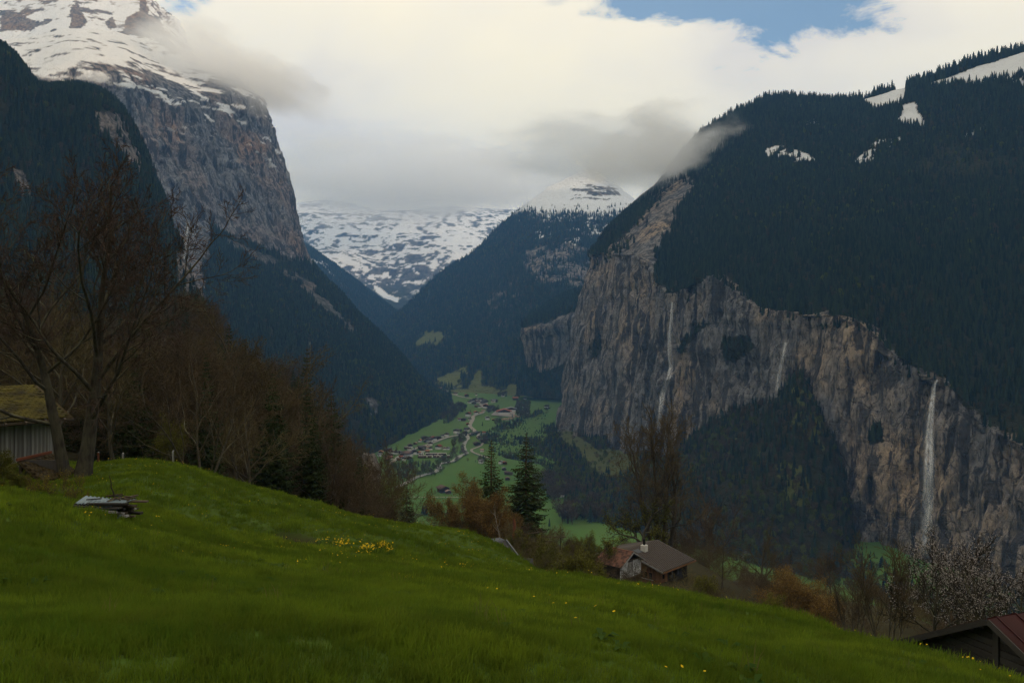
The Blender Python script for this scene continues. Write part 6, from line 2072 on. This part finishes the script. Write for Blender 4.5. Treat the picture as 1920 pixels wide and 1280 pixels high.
def far_tree(px, py, top_py, kind_, label, group):
    X, Y = on_floor(px, py)
    h = (py - top_py) / F * Y
    nm = 'spruce_tree' if kind_ == 'con' else 'leafless_tree'
    o = bpy.data.objects.new(nm, far_con if kind_ == 'con' else far_bare)
    o.location = (X, Y, VF + 0.5)
    o.scale = (h * 1.05, h * 1.05, h)
    o.rotation_euler = (0, 0, random.uniform(0, 6))
    C.objects.link(o)
    tag(o, label, 'tree', group)


for it, (x_, y_, t_) in enumerate(((515, 610, 430), (1020, 910, 740), (1115, 905, 725), (1180, 900, 725), (1265, 905, 735), (835, 890, 755), (775, 880, 780), (300, 860, 720), (940, 910, 815), (925, 520, 430), (1340, 650, 600), (680, 880, 800))):
    far_tree(700 + x_ / 12, 800 + y_ / 12, 800 + t_ / 12, 'con', 'small dark spruce by the river below the hamlet, %s from the left' % ORD[sorted([1020, 1115, 1180, 1265, 835, 775, 300, 940, 680]).index(x_)] if y_ > 700 else 'small dark spruce among the hamlet houses, %s from the left' % ORD[sorted([515, 925, 1340]).index(x_)], 'single spruces by the near hamlet')
for x_, y_, t_, lab in ((1255, 350, 235, 'lone dark spruce standing in the open field right of the road'), (985, 70, -30, 'dark spruce behind the red-roofed house on the middle road'), (1025, 470, 390, 'dark spruce at the bend of the middle road'), (905, 530, 460, 'dark spruce beside the bridge hamlet'), (1230, 580, 440, 'dark spruce at the right end of the bridge'), (1100, 1160, 1105, 'small dark tree at the clump beside the winding path'), (785, 470, 415, 'little dark spruce behind the house near the bridge')):
    far_tree(800 + x_ / 12, 770 + y_ / 12, 770 + t_ / 12, 'con', lab, 'single spruces of the valley floor')
far_tree(820 + 1225 / 8.727, 710 + 660 / 8.727, 710 + 560 / 8.727, 'con', 'broad dark spruce right of the sawmill', 'single spruces of the valley floor')
for x_, y_, t_, lab in ((100, 722, 625, 'first dark tree from the left in the line along the field edge'), (198, 722, 610, 'second dark tree in the line along the field edge'), (225, 722, 618, 'third dark tree in the line along the field edge'), (280, 716, 615, 'fourth dark tree in the line along the field edge'), (400, 712, 655, 'last small dark tree of the line along the field edge'), (1715, 880, 755, 'dark spruce at the edge of the green slope right of the pair')):
    far_tree(780 + x_ / 6.857, 860 + y_ / 6.857, 860 + t_ / 6.857, 'con', lab, 'trees of the field edge')
far_tree(877, 866, 858, 'bare', 'round bush alone in the field right of the river', 'single spruces of the valley floor')
strip('field_edge', [(770, 965.5), (800, 965.4), (850, 964.6), (900, 964)], 5.0, VF + 1.5, M_darkbark)

# ---- woods on the valley floor that read as masses
def floor_wood(polys, dens, label, kinds, hmin, hmax, seed):
    rnd = np.random.default_rng(seed)
    P = []
    for poly in polys:
        q = np.array([on_floor(*p) for p in poly])
        lo, hi = q.min(0), q.max(0)
        n = int((hi - lo).prod() * dens)
        c = rnd.uniform(lo, hi, (n, 2))
        P.append(c[in_poly(c[:, 0], c[:, 1], [tuple(x) for x in q])])
    P = np.concatenate(P)
    k = rnd.choice(3, len(P), p=kinds)
    for kk, (coll, nvar, nm) in enumerate(((K_con, 3, 'conifer'), (K_bare, 2, 'leafless'), (K_bud, 2, 'leafing'))):
        q = P[k == kk]
        if len(q) < 2:
            continue
        h = rnd.uniform(hmin, hmax, len(q))
        w = h * rnd.uniform(0.9, 1.4, len(q))
        scatter('%s_grove' % nm, coll, nvar, np.c_[q, np.full(len(q), VF + 0.3)], np.stack([w, w, h], 1), np.stack([q[:, 0] * 0, q[:, 0] * 0, rnd.uniform(0, 6, len(q))], 1), label % nm, seed + kk)


floor_wood([[(863, 816), (875, 816), (873, 830), (868, 836), (872, 852), (864, 860), (850, 862), (846, 848), (846, 832), (856, 826)], [(868, 842), (878, 846), (879, 856), (872, 857)], [(826, 862), (845, 856), (864, 862), (856, 872), (838, 876), (826, 872)],
            [(725, 876), (750, 870), (790, 872), (825, 872), (833, 884), (818, 893), (790, 898), (770, 905), (740, 912), (728, 905)]], 1 / 130., '%s trees lining the river', (0.05, 0.75, 0.20), 7, 14, 61)
floor_wood([[(823, 762), (866, 760), (876, 770), (860, 778), (850, 792), (836, 797), (824, 793)], [(706, 842), (730, 830), (760, 820), (735, 836), (715, 846)], [(916, 768), (936, 768), (936, 776), (914, 776)], [(968, 758), (993, 758), (993, 785), (968, 783)], [(934, 736), (950, 736), (950, 744), (934, 744)], [(860, 726), (960, 724), (940, 734), (900, 736), (860, 732)], [(928, 792), (940, 790), (938, 800), (930, 800)]], 1 / 110., '%s trees in clumps about the far valley floor', (0.15, 0.70, 0.15), 10, 17, 65)
floor_wood([[(888, 866), (906, 860), (910, 870), (890, 871)], [(895, 826), (912, 822), (915, 832), (900, 834)]], 1 / 70., '%s trees in the clump by the winding path', (0.15, 0.7, 0.15), 8, 13, 69)
floor_wood([[(1040, 955), (1150, 945), (1160, 972), (1080, 985), (1045, 982)], [(1000, 905), (1040, 900), (1100, 930), (1040, 945)]], 1 / 75., '%s trees of the tall grove right of the spruce pair', (0.12, 0.83, 0.05), 14, 24, 73)
floor_wood([[(840, 990), (870, 985), (870, 1005), (840, 1005)], [(790, 958), (800, 955), (800, 968), (790, 968)]], 1 / 120., '%s trees in the near valley meadow', (0.1, 0.9, 0.0), 10, 16, 77)
# ------------------------------------------------------------------ meadow grass and flowers
def grass_mat(name, c0, c1, c2):
    m = bpy.data.materials.new(name)
    m.use_nodes = True
    nt = m.node_tree
    nt.nodes.clear()
    out_ = N(nt, 'ShaderNodeOutputMaterial')
    pos = N(nt, 'ShaderNodeNewGeometry').outputs['Position']
    info = N(nt, 'ShaderNodeObjectInfo')
    n1 = noise(nt, mapping(nt, pos, scale=(0.10, 0.35, 0.2), rot=(0, 0, 0.55)), 1.0, 5, 0.65)
    n2 = noise(nt, pos, 1.6, 3, 0.6)
    col = mixc(nt, ramp(nt, n1, [(0.35, g(0)), (0.65, g(1))]), c0, c1)
    n3 = noise(nt, pos, 0.75, 4, 0.7)
    col = mixc(nt, ramp(nt, n3, [(0.42, g(0.75)), (0.55, g(0))]), col, (0.030, 0.075, 0.012))
    col = mixc(nt, math_node(nt, 'MULTIPLY', info.outputs['Random'], 0.55), col, c2)
    col = mixc(nt, ramp(nt, n2, [(0.55, g(0)), (0.8, g(0.5))]), col, (0.13, 0.13, 0.03))
    d1 = N(nt, 'ShaderNodeBsdfDiffuse')
    t1 = N(nt, 'ShaderNodeBsdfTranslucent')
    L(nt, col, d1.inputs[0])
    L(nt, mixc(nt, 0.5, col, (0.20, 0.26, 0.02)), t1.inputs[0])
    mx = N(nt, 'ShaderNodeMixShader')
    mx.inputs[0].default_value = 0.35
    L(nt, d1.outputs[0], mx.inputs[1])
    L(nt, t1.outputs[0], mx.inputs[2])
    L(nt, mx.outputs[0], out_.inputs['Surface'])
    return m


M_grass = grass_mat('meadow_grass', (0.055, 0.130, 0.014), (0.265, 0.360, 0.028), (0.130, 0.155, 0.024))


def tuft(seed, n, rad, hmin, hmax, wid, lean=0.35):
    r_ = np.random.default_rng(seed)
    V, Fc = [], []
    for k in range(n):
        a = r_.uniform(0, 6.28)
        q = rad * math.sqrt(r_.random())
        bx, by = q * math.cos(a), q * math.sin(a)
        h = r_.uniform(hmin, hmax)
        la = r_.uniform(0, 6.28)
        l1 = abs(r_.normal(0, lean)) * h
        dx, dy = math.cos(la) * l1 + 0.25 * h, math.sin(la) * l1 - 0.10 * h      # combed by the wind
        fa = r_.uniform(0, 3.14)
        wx, wy = math.cos(fa) * wid, math.sin(fa) * wid
        b_ = len(V)
        V += [(bx - wx, by - wy, -0.03), (bx + wx, by + wy, -0.03), (bx + dx * 0.4 - wx * .8, by + dy * .4 - wy * .8, h * 0.6), (bx + dx * .4 + wx * .8, by + dy * .4 + wy * .8, h * 0.6), (bx + dx, by + dy, h * 0.95)]
        Fc += [(b_, b_ + 1, b_ + 3, b_ + 2), (b_ + 2, b_ + 3, b_ + 4)]
    return V, Fc


tf = [mesh_obj('tuft_%s' % 'abcd'[i], *tuft(100 + i, 34, 0.13, 0.04, 0.13 + 0.05 * (i == 3), 0.0035), M_grass, link=False) for i in range(4)]
tg = [mesh_obj('sod_%s' % 'abc'[i], *tuft(120 + i, 46, 0.32, 0.06, 0.19, 0.009), M_grass, link=False) for i in range(3)]
K_tuft = kind_collection('tufts', tf)
K_sod = kind_collection('sods', tg)


def ring_points(r0, r1, dens, seed, amax=33.5):
    rnd = np.random.default_rng(seed)
    A = math.radians(amax)
    n = int(A * (r1 * r1 - r0 * r0) * dens)
    r_ = np.sqrt(rnd.uniform(r0 * r0, r1 * r1, n))
    th_ = rnd.uniform(-A, A, n)
    X, Y = r_ * np.sin(th_), r_ * np.cos(th_)
    return X, Y


def grass(name, X, Y, coll, nv, smin, smax, seed, label):
    rnd = np.random.default_rng(seed)
    Z = ground_z(X, Y)
    P = np.stack([X, Y, Z], 1)
    px, py = to_px(P)
    # bare earth in the hollow, nothing under the buildings
    hx, hy = at(560, 1003, 37)[:2]
    w = fbm(P / 1.1 * np.array([1, 1, 0]), 3, 19)
    soil = np.exp(-(((X - hx) / 1.5) ** 2 + ((Y - hy - 0.5) / 0.55) ** 2)) + 0.25 * w
    ok = (soil < 0.5) & (px > -40) & (px < 1960) & (py < 1340)
    P = P[ok]
    n = len(P)
    clump = 0.78 + 0.55 * fbm(P / 1.9, 3, 23) + 0.25 * fbm(P / 0.5, 2, 24)
    s = rnd.uniform(smin, smax, n) * np.clip(clump, 0.4, 1.6)
    turn_ = np.stack([rnd.normal(0, .12, n), rnd.normal(0, .12, n), rnd.normal(0, 0.7, n)], 1)
    scatter(name, coll, nv, P, np.stack([s, s, s], 1), turn_, label, seed)
    return n


ng = 0
ng += grass('grass', *ring_points(3.0, 9, 150, 201), K_tuft, 4, 0.8, 1.35, 201, 'long green grass of the meadow close by')
ng += grass('grass', *ring_points(9, 17, 75, 202), K_tuft, 4, 0.9, 1.5, 202, 'green grass of the lower meadow')
ng += grass('grass', *ring_points(17, 34, 22, 203), K_sod, 3, 0.75, 1.2, 203, 'green grass of the middle meadow')
ng += grass('grass', *ring_points(34, 72, 9, 204), K_sod, 3, 0.85, 1.35, 204, 'green grass along the meadow crest')
print('grass', ng)

# broad-leaved weeds and dry stalks that break up the sward
def weed(seed, n, h, wid):
    r_ = np.random.default_rng(seed)
    V, Fc = [], []
    for k in range(n):
        a = r_.uniform(0, 6.28)
        l_ = r_.uniform(0.5, 1) * h
        dx, dy = math.cos(a), math.sin(a)
        b_ = len(V)
        V += [(0, 0, 0), (dx * l_ * .5 - dy * wid, dy * l_ * .5 + dx * wid, l_ * .45), (dx * l_, dy * l_, l_ * .35), (dx * l_ * .5 + dy * wid, dy * l_ * .5 - dx * wid, l_ * .45)]
        Fc.append((b_, b_ + 1, b_ + 2, b_ + 3))
    return V, Fc


M_weed = grass_mat('weed_leaves', (0.035, 0.075, 0.018), (0.075, 0.125, 0.030), (0.06, 0.10, 0.03))
M_straw = grass_mat('dry_stalks', (0.16, 0.13, 0.05), (0.26, 0.21, 0.09), (0.20, 0.15, 0.07))
K_weed = kind_collection('weeds', [mesh_obj('weed_%s' % 'ab'[i], *weed(140 + i, 9, 0.17, 0.028), M_weed, link=False) for i in range(2)] + [mesh_obj('weed_straw', *tuft(150, 9, 0.10, 0.16, 0.30, 0.0035, 0.2), M_straw, link=False)])
X, Y = ring_points(4, 45, 1.5, 151)
k = fbm(np.stack([X / 2.2, Y / 2.2, X * 0], 1), 3, 33) > 0.12
X, Y = X[k], Y[k]
P = np.stack([X, Y, ground_z(X, Y)], 1)
s = rng.uniform(0.6, 1.3, len(P))
scatter('weeds', K_weed, 3, P, np.stack([s, s, s], 1), np.stack([X * 0, X * 0, rng.uniform(0, 6, len(X))], 1), 'broad-leaved weeds and dry stalks among the meadow grass', 152)

# dandelions sprinkled through the grass
M_yellow = simple_mat('yellow_petals', (0.55, 0.36, 0.01), (0.80, 0.55, 0.02), 0.3)
M_stem = simple_mat('green_stem', (0.05, 0.10, 0.015), (0.09, 0.15, 0.02), 0.3)


def flower_mesh(name, seed, heads, spread, hmin, hmax, hr):
    r_ = random.Random(seed)
    bm = bmesh.new()
    V, Fc, mi = [], [], []
    for k in range(heads):
        x, y = r_.gauss(0, spread), r_.gauss(0, spread)
        h = r_.uniform(hmin, hmax)
        b_ = len(V)
        tx, ty = x + r_.gauss(0, .02), y + r_.gauss(0, .02)
        V += [(x - .004, y, 0), (x + .004, y, 0), (tx, ty, h)]
        Fc.append((b_, b_ + 1, b_ + 2))
        mi.append(1)
        b_ = len(V)
        V.append((tx, ty, h + hr * 0.5))
        t1, t2 = r_.gauss(0, .3), r_.gauss(0, .3)
        for q in range(8):
            a = q * math.pi / 4
            rr_ = hr * (1 if q % 2 else 0.8)
            V.append((tx + rr_ * math.cos(a), ty + rr_ * math.sin(a), h + hr * 0.15 + t1 * rr_ * math.cos(a) + t2 * rr_ * math.sin(a)))
        for q in range(8):
            Fc.append((b_, b_ + 1 + q, b_ + 1 + (q + 1) % 8))
            mi.append(0)
    bm.free()
    o = mesh_obj(name, V, Fc, [M_yellow, M_stem], link=False)
    o.data.polygons.foreach_set('material_index', np.array(mi, np.int32))
    return o


fl = [flower_mesh('dandelion_%s' % 'abc'[i], 300 + i, 1 + i, 0.14, 0.10, 0.2, 0.017) for i in range(3)]
K_fl = kind_collection('dandelions', fl)
X1, Y1_ = ring_points(6, 16, 0.06, 301)
X2, Y2_ = ring_points(16, 62, 0.55, 302)
X, Y = np.concatenate([X1, X2]), np.concatenate([Y1_, Y2_])
patch = fbm(np.stack([X / 4, Y / 4, X * 0], 1), 2, 31) + 0.25 * sstep(18, 45, np.hypot(X, Y))
k = patch > 0.10
X, Y = X[k], Y[k]
P = np.stack([X, Y, ground_z(X, Y)], 1)
s = rng.uniform(0.8, 1.4, len(P)) * (1 + 0.15 * sstep(20, 50, np.hypot(X, Y)))
scatter('dandelions', K_fl, 3, P, np.stack([s, s, s], 1), np.stack([X * 0, X * 0, rng.uniform(0, 6, len(X))], 1), 'small yellow flowers scattered through the meadow', 5)

# drift of taller yellow flowers below the hollow
for px_, py_, w_, n_, lab in ((606, 1023, 0.35, 16, 'sparse yellow flower clump at the left end of the drift'), (642, 1028, 0.45, 48, 'dense yellow flower clump, second in the drift'), (690, 1038, 0.60, 60, 'widest yellow flower clump in the middle of the drift'), (718, 1030, 0.35, 40, 'upper yellow flower clump near the right end of the drift'), (729, 1042, 0.25, 16, 'small yellow flower clump at the right end of the drift')):
    lo, hi = 20.0, 60.0
    for _ in range(30):
        md_ = (lo + hi) / 2
        X, Y, Z = at(px_, py_, md_)
        if gz(X, Y) > Z:
            hi = md_
        else:
            lo = md_
    X, Y, Z = at(px_, py_, lo)
    fc = empty('flower_clump', (X, Y, gz(X, Y)))
    tag(fc, lab, 'flowers', 'drift of yellow flowers')
    o = flower_mesh('blooms', int(px_), n_, w_ * 0.42, 0.18, 0.36, 0.034)
    o.parent = fc
    C.objects.link(o)
    o = mesh_obj('leaves', *tuft(int(px_) + 1, 60, w_, 0.12, 0.28, 0.012, 0.2), M_stem, fc)
# ------------------------------------------------------------------ air: haze and clouds
def volume_mat(name, col, density, aniso=0.0):
    m = bpy.data.materials.new(name)
    m.use_nodes = True
    nt = m.node_tree
    nt.nodes.clear()
    o = N(nt, 'ShaderNodeOutputMaterial')
    v = N(nt, 'ShaderNodeVolumePrincipled')
    v.inputs['Color'].default_value = (*col, 1)
    v.inputs['Density'].default_value = density
    v.inputs['Density Attribute'].default_value = ''
    v.inputs['Anisotropy'].default_value = aniso
    L(nt, v.outputs[0], o.inputs['Volume'])
    return m, nt, v


m, nt, v = volume_mat('haze_air', (0.20, 0.48, 1.0), 8.0e-5)
X0, X1, Y0, Y1, Z0, Z1 = -7000, 7000, -4000, 11500, -340, 1950
hz = mesh_obj('haze', [(X0, Y0, Z0), (X1, Y0, Z0), (X1, Y1, Z0), (X0, Y1, Z0), (X0, Y0, Z1), (X1, Y0, Z1), (X1, Y1, Z1), (X0, Y1, Z1)],
              [(0, 3, 2, 1), (4, 5, 6, 7), (0, 1, 5, 4), (1, 2, 6, 5), (2, 3, 7, 6), (3, 0, 4, 7)], m)
tag(hz, None, None, None, 'stuff')


def cloud(label, px, py, Y, rx, ry, rz, dens, seed, scale=1.6, rag=2.4, rot=0.0):
    m, nt, v = volume_mat('cloud_vapour', (0.988, 0.993, 0.998), 0.0, 0.2)
    tcn = N(nt, 'ShaderNodeTexCoord')
    ob = tcn.outputs['Object']
    ln = N(nt, 'ShaderNodeVectorMath', operation='LENGTH')
    L(nt, ob, ln.inputs[0])
    fall = ramp(nt, ln.outputs['Value'], [(0.15, g(1)), (0.98, g(0))], 'EASE')
    n1 = noise(nt, mapping(nt, ob, scale=(1, 1, 0.9), loc=(seed, seed * 1.7, 0)), scale, 6, 0.60, 0.4)
    # an edge eaten away by the noise
    e = math_node(nt, 'SUBTRACT', math_node(nt, 'ADD', fall, math_node(nt, 'MULTIPLY', n1, rag)), rag * 0.5 + 0.42)
    dn = ramp(nt, e, [(0.0, g(0)), (0.55, g(1))])
    dn = math_node(nt, 'MULTIPLY', dn, ramp(nt, fall, [(0.0, g(0)), (0.40, g(1))], 'EASE'))
    L(nt, math_node(nt, 'MULTIPLY', dn, dens), v.inputs['Density'])
    bm = bmesh.new()
    bmesh.ops.create_icosphere(bm, subdivisions=4, radius=1.0)
    me = bpy.data.meshes.new('cloud_bank')
    bm.to_mesh(me)
    bm.free()
    me.materials.append(m)
    o = bpy.data.objects.new('cloud_bank', me)
    o.location = at(px, py, Y)
    o.scale = (rx, ry, rz)
    o.rotation_euler = (0, rot, 0)
    C.objects.link(o)
    tag(o, label, None, None, 'stuff')
    return o


cloud('thin bright cloud drifting off the snow peak over the left cliff', 425, 128, 2800, 540, 380, 180, 0.0095, 1.3, 2.3, 2.8, rot=0.38)
cloud('pale cloud bank filling the head of the valley', 740, 335, 7300, 2700, 800, 640, 0.0046, 4.1, 3.0, 2.4)
cloud('grey cloud caught on the right-hand shoulder', 1240, 285, 2060, 330, 240, 160, 0.0110, 7.7, 2.8, 3.4)
cloud('grey cloud hiding the top of the snowy summit', 1100, 285, 3900, 800, 420, 270, 0.0038, 11.7, 2.8, 3.0)
